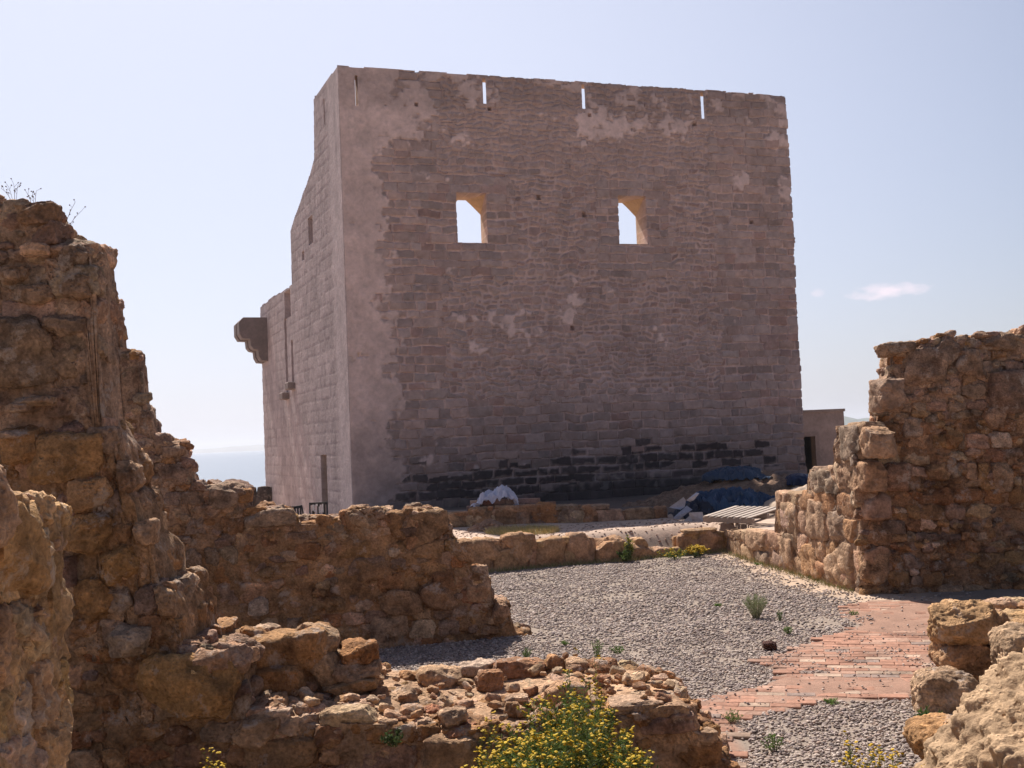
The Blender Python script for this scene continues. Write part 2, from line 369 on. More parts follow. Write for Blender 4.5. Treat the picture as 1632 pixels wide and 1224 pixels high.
# ------------------------------------------------------------------ tower
TA = np.array([-4.65, 31.17]); dF = np.array([14.1, 4.61]); dF /= np.linalg.norm(dF); dL = np.array([-1.248, 3.062]); dL /= np.linalg.norm(dL)
def lay(u, z, hr, lr, seed):
    """irregular coursed blocks: block id, distance to the nearest joint"""
    r = np.random.default_rng(seed); zb = [-2.]
    while zb[-1] < 14: zb.append(zb[-1] + r.uniform(*hr))
    zb = np.array(zb); ci = np.clip(np.searchsorted(zb, z) - 1, 0, len(zb)-2); dz = np.minimum(z - zb[ci], zb[ci+1] - z)
    bi = np.zeros(len(u), int); du = np.zeros(len(u))
    for c in range(len(zb)-1):
        ub = [-3. + r.uniform(0, .5)]
        while ub[-1] < 19: ub.append(ub[-1] + r.uniform(*lr))
        ub = np.array(ub); mk = ci == c
        if not mk.any(): continue
        k = np.clip(np.searchsorted(ub, u[mk]) - 1, 0, len(ub)-2); bi[mk] = k; du[mk] = np.minimum(u[mk] - ub[k], ub[k+1] - u[mk])
    return ci*997 + bi, np.minimum(dz, du), ci, bi
def face_front(u, z):
    P = np.stack([u, np.full_like(u, 3.3), z], 1)
    w = P + .05*np.stack([fbm(P*1.7, 2, 1), u*0, fbm(P*1.7, 2, 2)], 1)
    idA, dA, cA, bA = lay(w[:, 0], w[:, 2], (.21, .31), (.30, .80), 11)
    wb = P + .10*np.stack([fbm(P*2.6, 2, 31), u*0, fbm(P*2.6, 2, 32)], 1)
    idB, dB, cB, bB = lay(wb[:, 0], wb[:, 2], (.13, .20), (.14, .40), 12)
    n_big = fbm(P*.35, 3, 21); n_mid = fbm(P*1.3, 4, 22); n_fine = fbm(P*6, 3, 23)
    reg = sstep(2.2, 3.6, u)*(1 - sstep(11.3, 12.6, u))*sstep(2.6, 3.6, z)
    wwin = np.maximum(np.exp(-((u - 3.9)/1.35)**4), np.exp(-((u - 9.1)/1.35)**4))*sstep(6.6, 7.0, z)*(1 - sstep(9.7, 10.1, z))
    small = (reg*(1-wwin) + .25*n_mid) > .5
    bid = np.where(small, idB + 50000, idA); dj = np.where(small, dB, dA)
    h = _h(bid, bid*0 + 3, bid*0, 1); h2 = _h(bid, bid*0 + 9, bid*0, 2); h3 = _h(bid, bid*0 + 19, bid*0, 4)
    block = np.stack([.158 + .085*h + .02*(h2-.5), .121 + .064*h, .109 + .056*h - .01*(h2-.5)], 1)
    red = (h3 > .9)[:, None]; block = np.where(red, block*np.array([.90, .80, .78]), block)
    grey = (h3 < .16)[:, None]; block = np.where(grey, block*np.array([.84, .86, .86]), block)
    jw = np.where(small, .022, .016)
    mort = 1 - sstep(jw*.5, jw*1.7, dj + .018*n_fine + .012*n_mid)
    # render surviving over the stone
    pl = .10*sstep(9.6, 10.9, z) + .34*sstep(10.3, 11.6, z) + .95*(1 - sstep(.2, 2.3, u + .8*n_mid + .5*n_big))*(1 - .1*sstep(3, 0, z))
    pl = pl + .55*np.exp(-((u - 12.9)/.7)**2 - ((z - 9.6)/.9)**2) + .6*np.exp(-((u - 14.6)/.35)**2 - ((z-9.5)/.5)**2)
    pl = pl + .25*reg*np.exp(-((z - 5.6)/2.2)**2) + .25*np.exp(-((z - 1.1)/.5)**2)
    plast = sstep(.46, .58, pl + .30*n_mid + .12*n_fine + .12*n_big - .30*(h - .5))
    thin = sstep(9.4, 11.0, z)*.6 + .22*reg + .14          # thin wash dulling block contrast
    mortar_c = np.array([.325, .25, .226]); plc = np.array([.32, .25, .225])*(1 + .10*n_mid[:, None] + .08*n_fine[:, None])
    c = block*(1 + .13*n_fine[:, None]); c = c*(1-mort[:, None]*.9) + mortar_c*mort[:, None]*.9
    avg = np.array([.235, .18, .16]); c = c*(1 - thin[:, None]*.6) + avg*thin[:, None]*.6
    c = c*(1 - plast[:, None]) + plc*plast[:, None]
    # pale band beneath the parapet / grey weathering along the top
    tb = sstep(11.6, 12.2, z + .25*n_big); c = c*(1 - .20*tb[:, None])
    # black growth low on the wall, block by block
    h4 = _h(bid, bid*0 + 29, bid*0, 6); ctr = .55 + .45*sstep(2, 9, u)
    fld = np.exp(-((z - ctr)/.42)**2)*sstep(.9, 2.8, u)*(1 - .6*sstep(11, 13.5, u))*(.75 + .5*n_big + .25*np.exp(-((u-7.8)/2.2)**2))
    blk = (h4 < fld*1.05)*sstep(-.015, .045, dj*.9 + .045*n_fine + .055*n_mid)*(.82 + .18*h2)
    bl = blk
    bl = np.maximum(bl, sstep(.40, .05, z + .22*n_mid + .12*n_fine - .30*sstep(3, 9, u)*(1-sstep(11, 13, u)))*.90*sstep(.5, 2.5, u)*(1 - .6*np.exp(-((u-2.6)/1.2)**2)))
    bl2 = bl*(1 - .30*mort*(z > .45))
    c = c*(1 - .90*bl2[:, None]) + np.array([.018, .014, .018])*.90*bl2[:, None]
    damp = 1 - .34*(1 - sstep(.8, 3.4, z + .5*n_big)); c = c*damp[:, None]
    c = c*np.array([2.02, 1.97, 2.02])  # whole face lifted and tinted evenly to carry veiling lens glare
    wp = sstep(.78, .84, fbm(P*3.1, 3, 77))*.22; c = c*(1 - wp[:, None]) + np.array([.42, .35, .32])*wp[:, None]
    d = -.045*mort*(1-plast) + .026*(h - .5)*(1-plast) + .008*n_fine + .015*n_mid*.6 + .012*plast
    for hu, hz in ((4.56, 11.86), (7.78, 11.82), (11.42, 11.72), (2.3, 11.85), (7.46, 8.7), (6.0, 9.2), (13.3, 8.6), (6.9, 5.2)):
        d = d - .16*(np.maximum(np.abs(u-hu), np.abs(z-hz)) < .055)
    for q in SLT: d = d*np.where((u > q[0]-.08) & (u < q[1]+.08) & (z > q[2]-.1), .2, 1.)
    d = np.where(np.minimum(np.abs(u), np.abs(u-14.83)) < .04, np.minimum(d, .01) - .012, d)
    return c, d
def face_left(u, z):
    P = np.stack([u, np.full_like(u, 8.3), z], 1); n_big = fbm(P*.4, 3, 41); n_mid = fbm(P*np.array([1.6, 1, .9]), 4, 42); n_fine = fbm(P*6, 3, 43)
    w = P + .03*np.stack([n_mid, n_mid*0, n_fine], 1)
    bid, dj, _, _ = lay(w[:, 0], w[:, 2], (.33, .38), (.5, .9), 14)
    h = _h(bid, bid*0 + 3, bid*0, 1); mort = 1 - sstep(.012, .03, dj + .01*n_fine)
    c = np.stack([.26 + .05*h, .205 + .04*h, .185 + .036*h], 1)
    edge = (1 - sstep(1.1, 1.7, u + .15*n_mid)); smooth_ = np.clip(edge + .3*sstep(0, .8, n_big), 0, 1)
    c = c*(1 - .12*mort[:, None]*(1-smooth_[:, None]))
    c = c*(1 - smooth_[:, None]) + np.array([.335, .27, .245])*smooth_[:, None]
    st = np.exp(-((u - .55)/.22)**2)*sstep(7, 11, z); c = c*(1 - .15*st[:, None])
    c = c*(1 + .10*n_mid[:, None] + .08*n_fine[:, None])
    c = np.where((sstep(.55, .7, n_big + .3*n_mid) > .5)[:, None] & (z < 5)[:, None], c*np.array([.92, .9, .9]), c)
    c = c*np.array([1.60, 1.60, 1.70])  # left face lifted for the same veiling glare
    d = (-.02*mort*(1-smooth_) + .012*(h-.5)*(1-smooth_) + .01*n_mid + .006*n_fine)*.2
    def rec(u0, u1, z0, z1, dep): return -dep*((u > u0) & (u < u1) & (z > z0) & (z < z1))
    d = d + rec(9.05, 9.45, 3.95, 6.6, .30) + rec(7.95, 8.30, 4.2, 5.7, .26) + rec(8.2, 9.3, 6.62, 7.55, .22)
    d = d + rec(4.1, 4.75, 8.5, 9.35, .25) + rec(5.5, 5.9, 8.2, 8.45, .16) + rec(1.82, 1.92, 11.7, 12.45, .2)
    return c, d
def plain_face(u, z):
    P = np.stack([u, np.full_like(u, 1.3), z], 1); n = fbm(P*1.2, 4, 61); bid, dj, _, _ = lay(u, z, (.33, .38), (.5, .9), 19)
    h = _h(bid, bid*0 + 3, bid*0, 1); mort = 1 - sstep(.012, .035, dj)
    c = np.stack([.26 + .07*h, .20 + .055*h, .175 + .05*h], 1)*(1 + .12*n[:, None]) ; return c, -.02*mort + .01*n
def slab(name, A, d, th, us, zs, keep, facefn, mat, parent, warp=None, nrm=None, seedz=0):
    """wall face gridded in (u,z), cells kept by keep(uc,zc); openings and ragged profiles get real reveals"""
    nrm = np.array([-d[1], d[0]]) if nrm is None else nrm      # pointing inward
    U, Z = np.meshgrid(us, zs, indexing='ij'); uc = (U[:-1, :-1] + U[1:, 1:])/2; zc = (Z[:-1, :-1] + Z[1:, 1:])/2
    K = keep(uc, zc); u = U.ravel(); z = Z.ravel(); c, dp = facefn(u, z)
    n = len(u); F = np.zeros((n, 3)); F[:, 0] = A[0] + d[0]*u - nrm[0]*dp; F[:, 1] = A[1] + d[1]*u - nrm[1]*dp; F[:, 2] = z
    ub, zb = (u.copy(), z.copy()) if warp is None else warp(u.copy(), z.copy())
    tt = th if not callable(th) else th(z)
    B = np.zeros((n, 3)); B[:, 0] = A[0] + d[0]*ub + nrm[0]*tt; B[:, 1] = A[1] + d[1]*ub + nrm[1]*tt; B[:, 2] = zb
    I = np.arange(n).reshape(U.shape); q = np.stack([I[:-1, :-1], I[1:, :-1], I[1:, 1:], I[:-1, 1:]], -1)
    Q = [q[K], q[K][:, ::-1] + n]
    Kp = np.pad(K, 1)
    for ax, sh, (a, b_) in ((0, -1, (3, 0)), (0, 1, (1, 2)), (1, -1, (0, 1)), (1, 1, (2, 3))):
        nb = np.roll(Kp, -sh, axis=ax)[1:-1, 1:-1]; e = q[K & ~nb]
        Q.append(np.stack([e[:, b_], e[:, a], e[:, a] + n, e[:, b_] + n], 1))
    Qa = np.concatenate(Q); used = np.unique(Qa); mp = np.full(2*n, -1); mp[used] = np.arange(len(used))
    V = np.concatenate([F, B])[used]; CC = np.concatenate([c, c*0 + (c*.2 + np.array([.54, .38, .25])*.8)])[used]  # inner golden stone brightened to carry sun and bounce light in the openings
    me_o = make_mesh(name, V, [mp[Qa]], mat, CC, parent, smooth=True)
    # sharp corners where reveals start
    me_o.data.set_sharp_from_angle(angle=math.radians(40))
    return me_o
def lines(a, b, st, extra=()):
    v = np.arange(a, b + st/2, st); v[-1] = b; ex = np.array(sorted(extra))
    if len(ex):
        v = v[np.min(np.abs(v[:, None] - ex[None]), 1) > st*.45]; v = np.unique(np.concatenate([v, ex]))
    return v
tower = empty('stone_tower', (TA[0] + 4.7, TA[1] + 9.3, 0))
tag(tower, 'tall square medieval stone tower, roofless, two window openings with sky behind', 'tower')
WIN = [(3.40, 4.33, 7.78, 9.28), (8.62, 9.56, 7.82, 9.34)]
SLT = [(.49, .575, 11.72, 12.62), (4.36, 4.455, 12.0, 12.79), (7.56, 7.655, 12.02, 12.79), (11.67, 11.765, 11.92, 12.79)]
holes = WIN + SLT
def keep_f(u, z):
    P = np.stack([u.ravel()*1.4, z.ravel()*0, z.ravel()*0], 1); top = 12.86 + (.022*fbm(P, 3, 71)).reshape(u.shape) 
    rgt = 14.83 + (.03*fbm(np.stack([z.ravel()*2, z.ravel()*0, z.ravel()*0], 1), 3, 73)).reshape(u.shape)
    k = (z < top) & (u < rgt)
    for a, b_, c_, e in holes: k &= ~((u > a) & (u < b_) & (z > c_) & (z < e))
    return k
def warp_f(u, z):
    for i, (a, b_, c_, e) in enumerate(SLT[1:]):
        rows = (z > c_ - .01) & (z < e + .01)
        m1 = rows & (u >= b_ - .001) & (u < b_ + .34); u[m1] = b_ + .34
        m2 = rows & (u <= a + .001) & (u > a - .15); u[m2] = a - .15
    for a, b_, c_, e in WIN:
        rows = (z > c_ - .01) & (z < e + .01); m1 = rows & (u >= b_ - .001) & (u < b_ + .11); u[m1] = b_ + .11
    return u, z
us = lines(0, 14.92, .031, [h[0] for h in holes] + [h[1] for h in holes]); zs = lines(-1.2, 12.95, .031, [h[2] for h in holes] + [h[3] for h in holes])
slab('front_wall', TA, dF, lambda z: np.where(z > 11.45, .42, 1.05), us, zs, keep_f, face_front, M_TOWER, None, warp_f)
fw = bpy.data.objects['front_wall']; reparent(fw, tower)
lp = [on_plane(p, TA, dL) for p in ((500, 160), (499, 200), (501, 245), (499, 262), (485, 292), (474, 325), (466, 352), (463, 370), (464, 454), (447, 462), (415, 487))]
lpu = np.array([0] + [max(a[0], .1) for a in lp] + [14.7]); lpz = np.array([12.86] + [a[1] for a in lp] + [7.7])
lpu = np.array([0, 3.28, 3.42, 3.50, 4.9, 6.2, 7.2, 7.73, 7.80, 14.55, 15.2]); lpz = np.array([12.86, 12.86, 11.6, 11.0, 10.5, 10.08, 9.72, 9.5, 7.66, 7.74, 7.74])
def keep_l(u, z):
    top = np.interp(u, lpu, lpz) + (.05*fbm(np.stack([u.ravel()*2, u.ravel()*0, z.ravel()*0], 1), 3, 75)).reshape(u.shape)
    k = (z < top) & (u < 14.6 + .03*np.sin(z*7))
    return k & ~((u > 3.15) & (u < 4.0) & (z > -.6) & (z < 1.66))
us = lines(0, 14.7, .05, [3.15, 4.0]); zs = lines(-1.2, 12.95, .045, [-.6, 1.66])
nL = np.array([dL[1], -dL[0]])
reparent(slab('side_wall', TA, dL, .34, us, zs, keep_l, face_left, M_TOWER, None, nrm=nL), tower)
B0 = TA + dL*14.6; C0 = TA + dF*14.83
us = lines(0, 14.8, .2); zs = lines(-1.2, 7.6, .2); allk = lambda u, z: np.ones_like(u, bool)
reparent(slab('rear_wall', B0 - dL*.9, dF, .9, us, zs, allk, plain_face, M_TOWER, None), tower)
us = lines(.9, 14.6, .2); zs = lines(-1.2, 12.8, .2)
reparent(slab('side_wall', C0 + dF*-.02, dL, .8, us, zs, lambda u, z: z < np.interp(u, lpu, lpz) - .35, plain_face, M_TOWER, None, nrm=-nL), tower)
mb = MB(); pts = [TA + dF*.3 + dL*.6, TA + dF*14.4 + dL*.6, TA + dF*14.4 + dL*14.2, TA + dF*.3 + dL*14.2]
V = [[*p, 7.1] for p in pts] + [[*p, 6.7] for p in pts]
mb.add(V, quads=[[0, 1, 2, 3], [7, 6, 5, 4], [0, 4, 5, 1], [1, 5, 6, 2], [2, 6, 7, 3], [3, 7, 4, 0]], col=(.4, .31, .24)); f = mb.build('floor_vault', M_TOWER, None, smooth=False); reparent(f, tower)
# haunches closing the back of each window
iN = np.array([-dF[1], dF[0]])
for a, b_, c_, e in WIN:
    mb = MB()
    for s, ue in ((1, b_), (-1, a)):
        def pt(u, v, z): return [*(TA + dF*u + iN*v), z]
        w = .36
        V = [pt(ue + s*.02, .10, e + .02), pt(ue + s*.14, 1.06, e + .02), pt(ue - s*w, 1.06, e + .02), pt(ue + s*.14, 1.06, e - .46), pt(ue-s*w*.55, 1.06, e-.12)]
        mb.add(V, tris=[[0, 2, 4], [0, 4, 3], [0, 1, 2], [0, 3, 1], [1, 3, 4], [1, 4, 2]], col=(.52, .37, .24))  # same light-brightened orange as the reveals
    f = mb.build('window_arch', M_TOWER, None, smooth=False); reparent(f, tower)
# stepped bracket of the fallen box machicolation, and sill stones of the slits
mb = MB()
for uu in (13.1, 14.0):
    prof = [(0, 7.12), (.95, 7.12), (1.12, 6.95), (1.12, 6.5), (1.0, 6.3), (.70, 6.27), (.68, 6.0), (.58, 5.88), (.40, 5.85), (.38, 5.6), (.28, 5.42), (.0, 5.38)]
    oN = -nL; base = TA + dL*uu; V = []
    for w in (0, .62 if uu < 13.5 else .55):
        for q, z in prof: V.append([*(base + dL*w + oN*(q - .03)), z + .01*math.sin(q*9+uu)])
    k = len(prof); Q = [[i, (i+1) % k, k + (i+1) % k, k + i] for i in range(k)]
    tr = [[0, i, i+1] for i in range(1, k-1)] + [[k, k+i+1, k+i] for i in range(1, k-1)]
    mb.add(V, quads=Q, tris=tr, col=(.24, .19, .175))
f = mb.build('bracket', M_TOWER, None, smooth=False); reparent(f, tower)
for uu, zz in ((9.25, 3.8), (8.1, 4.1)):
    mb = MB(); c2 = TA + dL*uu - nL*.08; box(mb, [*c2, zz], (.62, .34, .26), (.27, .21, .19), R=rotm(0, 0, math.atan2(dL[1], dL[0])), bev=.03)
    f = mb.build('sill', M_TOWER, None, smooth=False); reparent(f, tower)

# low flat-roofed outbuilding behind the tower
ob = empty('outbuilding', (11.5, 41, -.6)); tag(ob, 'low flat-roofed pinkish outbuilding with a dark doorway, right behind the tower', 'building')
def face_ob(u, z):
    P = np.stack([u, u*0 + 4, z], 1); n = fbm(P*1.5, 4, 91); c = np.array([.30, .235, .22])*(1 + .1*n[:, None]); fr = ((np.abs(u - 2.2) < .56) & (z < 1.78)); c = np.where(fr[:, None], c*.8, c)
    tb = (z > 2.25); c = np.where(tb[:, None], c*.85, c); return c, .01*n + .02*fr
OA = np.array([8.6, 39.6]); od = np.array([.985, .17]); oL = 3.75
dxo = float(on_plane((1270, 700), OA, od)[0]); dx1 = float(on_plane((1299, 700), OA, od)[0])
xe = float(on_plane((1347, 700), OA, od)[0])
def face_ob2(u, z):
    P = np.stack([u, u*0 + 4, z], 1); n = fbm(P*1.5, 4, 91); c = np.array([.30, .235, .22])*(1 + .1*n[:, None]); fr = ((u > dxo-.16) & (u < dx1 + .16) & (z < 1.72)); c = np.where(fr[:, None], c*.8, c); return c, .01*n + .02*fr
us = lines(0, xe, .08, [dxo, dx1]); zs = lines(-1.2, 2.42, .08, [1.55])
reparent(slab('wall', OA, od, .35, us, zs, lambda u, z: ~((u > dxo) & (u < dx1) & (z < 1.55)), face_ob2, M_TOWER, None), ob)
on = np.array([-od[1], od[0]]); p1 = OA + od*xe
reparent(slab('wall', p1 - od*.36, on, .35, lines(.3, 5, .2), lines(-1.2, 2.41, .2), allk, plain_face, M_TOWER, None, nrm=od), ob)
reparent(slab('wall', OA + on*5, od, .35, lines(0, xe - .4, .2), lines(-1.2, 2.41, .2), allk, plain_face, M_TOWER, None), ob)
reparent(slab('wall', OA, on, .35, lines(.36, 5, .2), lines(-1.2, 2.41, .2), allk, plain_face, M_TOWER, None, nrm=od), ob)
mb = MB(); cc = OA + od*xe/2 + on*2.68; box(mb, [*cc, 2.46], (xe + .06, 5.5, .1), (.28, .22, .2), R=rotm(0, 0, math.atan2(od[1], od[0]))); reparent(mb.build('roof', M_TOWER, None, smooth=False), ob)

# ------------------------------------------------------------------ rubble masonry
OCH = [(.40, .27, .15), (.43, .30, .18), (.37, .25, .14), (.33, .23, .15), (.46, .34, .22), (.36, .22, .12), (.30, .20, .13), (.48, .38, .28)]
GRY = [(.33, .28, .24), (.28, .23, .20), (.38, .31, .26), (.42, .33, .27), (.24, .20, .18)]
PALE = [(.56, .47, .38), (.52, .42, .34), (.60, .52, .45)]
def masonry(name, A, d, L, front, th, z0, back=None, du=.035, core=(.38, .28, .18), pal=None, ch=(.16, .3), ln=(.2, .55), dep=(.16, .3), cp=6, cfac=9, endf=.6,
            inset=.016, rubble=.35, rough=.12, res=12, nrow=60, top=True, ends=(True, True), back_st=False, mat=None, amp=.03, custom=None, pale=.08, tz=.0, topsize=1., chips=0, zg=99.):
    """A,d: start and direction of the viewer-side face; front: list of (u, ztop); th: thickness function of u"""
    pal = pal or OCH; mat = mat or M_RUIN; mb = MB(); nr = np.array([-d[1], d[0]])       # inward
    fu, fz = np.array(front).T; pf = lambda u: np.interp(u, fu, fz)
    if back is None: pb = pf
    else:
        bu, bz = np.array(back).T; pb = lambda u: np.interp(u, bu, bz)
    thf = th if callable(th) else (lambda u: np.full_like(np.asarray(u, float), th))
    R = rotm(0, 0, math.atan2(d[1], d[0]))
    def W(u, v, z): return np.array([A[0] + d[0]*u + nr[0]*v, A[1] + d[1]*u + nr[1]*v, z])
    # --- core: one lofted sheet
    nu = max(int(L/du), 6); uu = np.linspace(inset, L - inset, nu); nt_ = max(int(float(np.max(thf(uu)))/.06), 4)
    cols = []
    for u in uu:
        zf, zb_, t = float(pf(u)) - inset, float(pb(u)) - inset, float(thf(u)); ts = np.linspace(0, 1, nrow)
        a = np.stack([np.full(nrow, inset), z0 + (max(zf, z0+.02) - z0)*ts], 1); w = np.linspace(0, 1, nt_)[1:-1]
        b_ = np.stack([inset + (t - 2*inset)*w, np.maximum(zf + (zb_ - zf)*w, z0+.02)], 1); c_ = np.stack([np.full(nrow, t - inset), z0 + (max(zb_, z0+.02) - z0)*ts[::-1]], 1)
        cols.append(np.concatenate([a, b_, c_]))
    cs = np.array(cols); m_ = cs.shape[1]; V = np.zeros((nu, m_, 3))
    V[:, :, 0] = A[0] + d[0]*uu[:, None] + nr[0]*cs[:, :, 0]; V[:, :, 1] = A[1] + d[1]*uu[:, None] + nr[1]*cs[:, :, 0]; V[:, :, 2] = cs[:, :, 1]
    I = np.arange(nu*m_).reshape(nu, m_); Q = np.stack([I[:-1, :-1], I[1:, :-1], I[1:, 1:], I[:-1, 1:]], -1).reshape(-1, 4); Q = [Q[:, ::1]]
    for e, fl in ((0, 1), (nu-1, -1)):
        fr = I[e, :nrow]; bk = I[e, ::-1][:nrow]; qq = np.stack([fr[:-1], fr[1:], bk[1:], bk[:-1]], 1); Q.append(qq[:, ::-1] if fl < 0 else qq)
    V = V.reshape(-1, 3); n1 = fbm(V*7.5, 5, 1, .62); n2 = fbm(V*7.5, 5, 2, .62); n3 = fbm(V*5, 3, 3); f1 = fbm(V*22, 3, 4)
    V = V + amp*np.stack([n1 + .3*f1, n2 + .3*f1, .5*n3], 1)
    cc = np.array(core)*(1 + .15*n3[:, None] + .12*f1[:, None]); pch = sstep(.2, .6, fbm(V*1.6, 3, 6)); gm = (sstep(zg - .3, zg + .4, V[:, 2] + .3*n1)*.7)[:, None]; cc = cc*(1-gm) + np.array([.44, .365, .32])*gm; cc = cc*(1 - pch[:, None]*.35) + np.array([.42, .36, .30])*pch[:, None]*.35
    mb.add(V, quads=np.concatenate(Q), col=cc)
    # --- stones
    def col(): return pick(PALE, .1) if rng.random() < pale else (pick(GRY)*1.22 if (z > zg and rng.random() < .7) else pick(pal))
    zmax = fz.max(); z = z0 - .04
    while z < zmax:
        h = rng.uniform(*ch); u = -rng.uniform(0, .15)
        while u < L:
            l = rng.uniform(*ln)*(1 if h > np.mean(ch) else .8); uc = u + l/2
            if uc > L + .02: break
            pz = float(np.min(pf(np.array([u + .25*l, uc, u + .75*l])))); hh = min(h, pz + .03 - z)
            if hh > .07:
                if rng.random() < rubble:
                    k = rng.integers(2, 5)
                    for _ in range(k):
                        s = rng.uniform(.07, .16); dp = rng.uniform(.08, .16)
                        c = W(u + rng.uniform(.05, .95)*l, dp/2 - rng.uniform(-.02, .02), z + rng.uniform(.15, .85)*hh)
                        rock(mb, c, (s*rng.uniform(1, 1.7), dp, s*rng.uniform(.7, 1)), col(), n=7, p=5, facets=10, rot=tuple(rng.uniform(-.3, .3, 3)), rough=rough*1.2, R=R)
                else:
                    dp = rng.uniform(*dep)
                    c = W(uc, dp/2 + rng.uniform(-.018, .018), z + hh/2)
                    rock(mb, c, (l*rng.uniform(.93, 1.03), dp, hh*rng.uniform(.92, 1.04)), col(), n=res, p=rng.uniform(5, 11), facets=5, cut=(.72, 1.), rot=tuple(rng.uniform(-.06, .06, 3)), rough=rough, R=R)
            u += l*rng.uniform(.98, 1.06)
        # ends of each course: exposed side faces
        g_ = np.linspace(0, L, 400); s_ = pf(g_) > z + h*endf; ch_ = np.nonzero(s_[1:] != s_[:-1])[0]; ex = [(g_[i], 1 if s_[i] else -1) for i in ch_]
        if ends[0] and s_[0]: ex.append((0, -1))
        if ends[1] and s_[-1]: ex.append((L, 1))
        for ue, sg in ex:
            t = float(thf(ue)); v = .02
            while v < t:
                w = rng.uniform(.14, .34); l = rng.uniform(.12, .3)
                rock(mb, W(ue - sg*(l/2 - rng.uniform(-.02, .04)), min(v + w/2, t - .06), z + h/2), (l, w, h*rng.uniform(.85, 1.02)), col(), n=res-1, p=5, facets=5, rot=tuple(rng.uniform(-.12, .12, 3)), rough=rough*1.1, R=R); v += w*1.02
        if back_st:
            u = 0
            while u < L:
                l = rng.uniform(*ln); uc = u + l/2
                if float(pb(uc)) > z + h*.5: rock(mb, W(min(uc, L-.05), float(thf(uc)) - .1, z + h/2), (l, .22, h), col(), n=4, p=5, facets=4, rough=rough, R=R)
                u += l
        z += h*.99
    if top:
        u = .05
        while u < L:
            l = rng.uniform(.14, .36)*topsize; t = float(thf(u)); v = 0.
            while v < t:
                w = rng.uniform(.14, .34)*topsize; fr = min((v + w/2)/t, 1); zz = float(pf(u + l/2))*(1-fr) + float(pb(u + l/2))*fr; slope = abs(float(pf(u + l)) - float(pf(u)))
                if slope < .30 and rng.random() < .9:
                    hh = rng.uniform(.08, .2)*topsize
                    rock(mb, W(u + l/2 + rng.uniform(-.03, .03), min(v + w/2, t - .04), zz - hh*.42 + rng.uniform(-.02, .035) + tz), (l*1.1, w*1.1, hh), col(), n=res, p=5.5, facets=12, rot=(rng.uniform(-.25, .25), rng.uniform(-.25, .25), rng.uniform(-.6, .6)), rough=rough*1.1, R=R)
                v += w
            u += l
    if chips:
        for _ in range(chips):
            u = rng.uniform(0, L); t = float(thf(u)); v = rng.uniform(0.05, t - .05); fr = v/t; zz = float(pf(u))*(1-fr) + float(pb(u))*fr; s = rng.uniform(.03, .10)
            rock(mb, W(u, v, zz + rng.uniform(0, .05)), (s*1.3, s, s*.7), pick([(.54, .44, .34), (.46, .34, .24), (.56, .48, .40), (.42, .29, .2)]), n=5, p=5, facets=9, rot=tuple(rng.uniform(-.6, .6, 3)), rough=.12)
    for c_ in (custom or []):      # characteristic stones: (u, v, z, lu, lv, lz, colour[, rot])
        u, v, z, a_, b2, c3, cl = c_[:7]; rt = c_[7] if len(c_) > 7 else (0, 0, 0)
        rock(mb, W(u, v, z), (a_, b2, c3), cl, n=14, p=cp, facets=cfac, rot=rt, rough=.10, R=R, cut=(.68, .96))
    o = mb.build(name, mat, center=True); o.data.set_sharp_from_angle(angle=math.radians(48)); return o
def prof_px(pxs, A, d): return [on_plane(p, A, d) for p in pxs]

# middle wall (runs across behind the foreground wall)
dM = np.array([1.74, .33]); dM /= np.linalg.norm(dM); MA = np.array([.08, 13.41]) - dM*6.6
MPX = [(130, 380), (178, 470), (184, 480), (188, 548), (212, 556), (222, 575), (224, 592), (212, 600), (214, 632), (234, 640), (240, 668), (248, 696), (262, 700), (292, 705), (296, 728), (304, 738), (307, 768), (325, 770), (345, 778), (389, 774), (396, 810), (440, 814), (462, 818), (476, 832), (540, 830), (556, 816), (612, 814), (622, 826), (645, 824), (655, 812), (690, 816), (722, 842), (724, 862), (746, 870), (752, 905), (780, 915), (786, 955), (812, 962), (818, 1000), (838, 1010)]
mp_ = prof_px(MPX, MA, dM); mp_ = [(0, mp_[0][1] + .6)] + mp_
cu = lambda x, y: on_plane((x, y), MA, dM)
def cs(x, y, wpx, hpx, col, A, d, v=.12, dep=.3, Y=13., rot=(0, 0, 0)):
    u, z = on_plane((x, y), A, d); k = Y/FPX; return (u, v, z, wpx*k, dep, hpx*k, col, rot)
cust = [cs(584, 833, 62, 40, (.50, .42, .33), MA, dM, .15, .4, rot=(0, -.1, 0)), cs(688, 838, 70, 50, (.34, .26, .18), MA, dM, .15, .4), cs(635, 838, 44, 44, (.36, .25, .15), MA, dM, .15, .35),
        cs(430, 826, 78, 30, (.38, .33, .28), MA, dM, .12, .38), cs(362, 792, 52, 40, (.33, .28, .24), MA, dM, .15, .4, rot=(0, -.12, 0)), cs(275, 755, 62, 34, (.36, .29, .25), MA, dM), cs(270, 718, 46, 28, (.42, .34, .28), MA, dM),
        cs(622, 1008, 60, 58, (.46, .38, .30), MA, dM, .08, .3), cs(412, 966, 30, 28, (.62, .60, .58), MA, dM, .02, .16), cs(765, 940, 40, 40, (.45, .34, .25), MA, dM), cs(800, 972, 32, 30, (.47, .37, .29), MA, dM),
        cs(690, 878, 64, 34, (.38, .28, .18), MA, dM), cs(735, 880, 44, 34, (.40, .30, .21), MA, dM), cs(590, 905, 66, 40, (.36, .26, .17), MA, dM, .09, .25), cs(640, 960, 70, 40, (.36, .27, .19), MA, dM, .08), cs(700, 950, 60, 44, (.36, .26, .18), MA, dM, .08),
        cs(505, 850, 60, 34, (.36, .24, .14), MA, dM, .2, .3)]
o = masonry('ruined_wall', MA, dM, 6.6, mp_, .58, -.58, pal=OCH+GRY[:3], ch=(.12, .25), ln=(.16, .45), rubble=.5, pale=.13, custom=cust, nrow=100, zg=1.0, inset=.025)
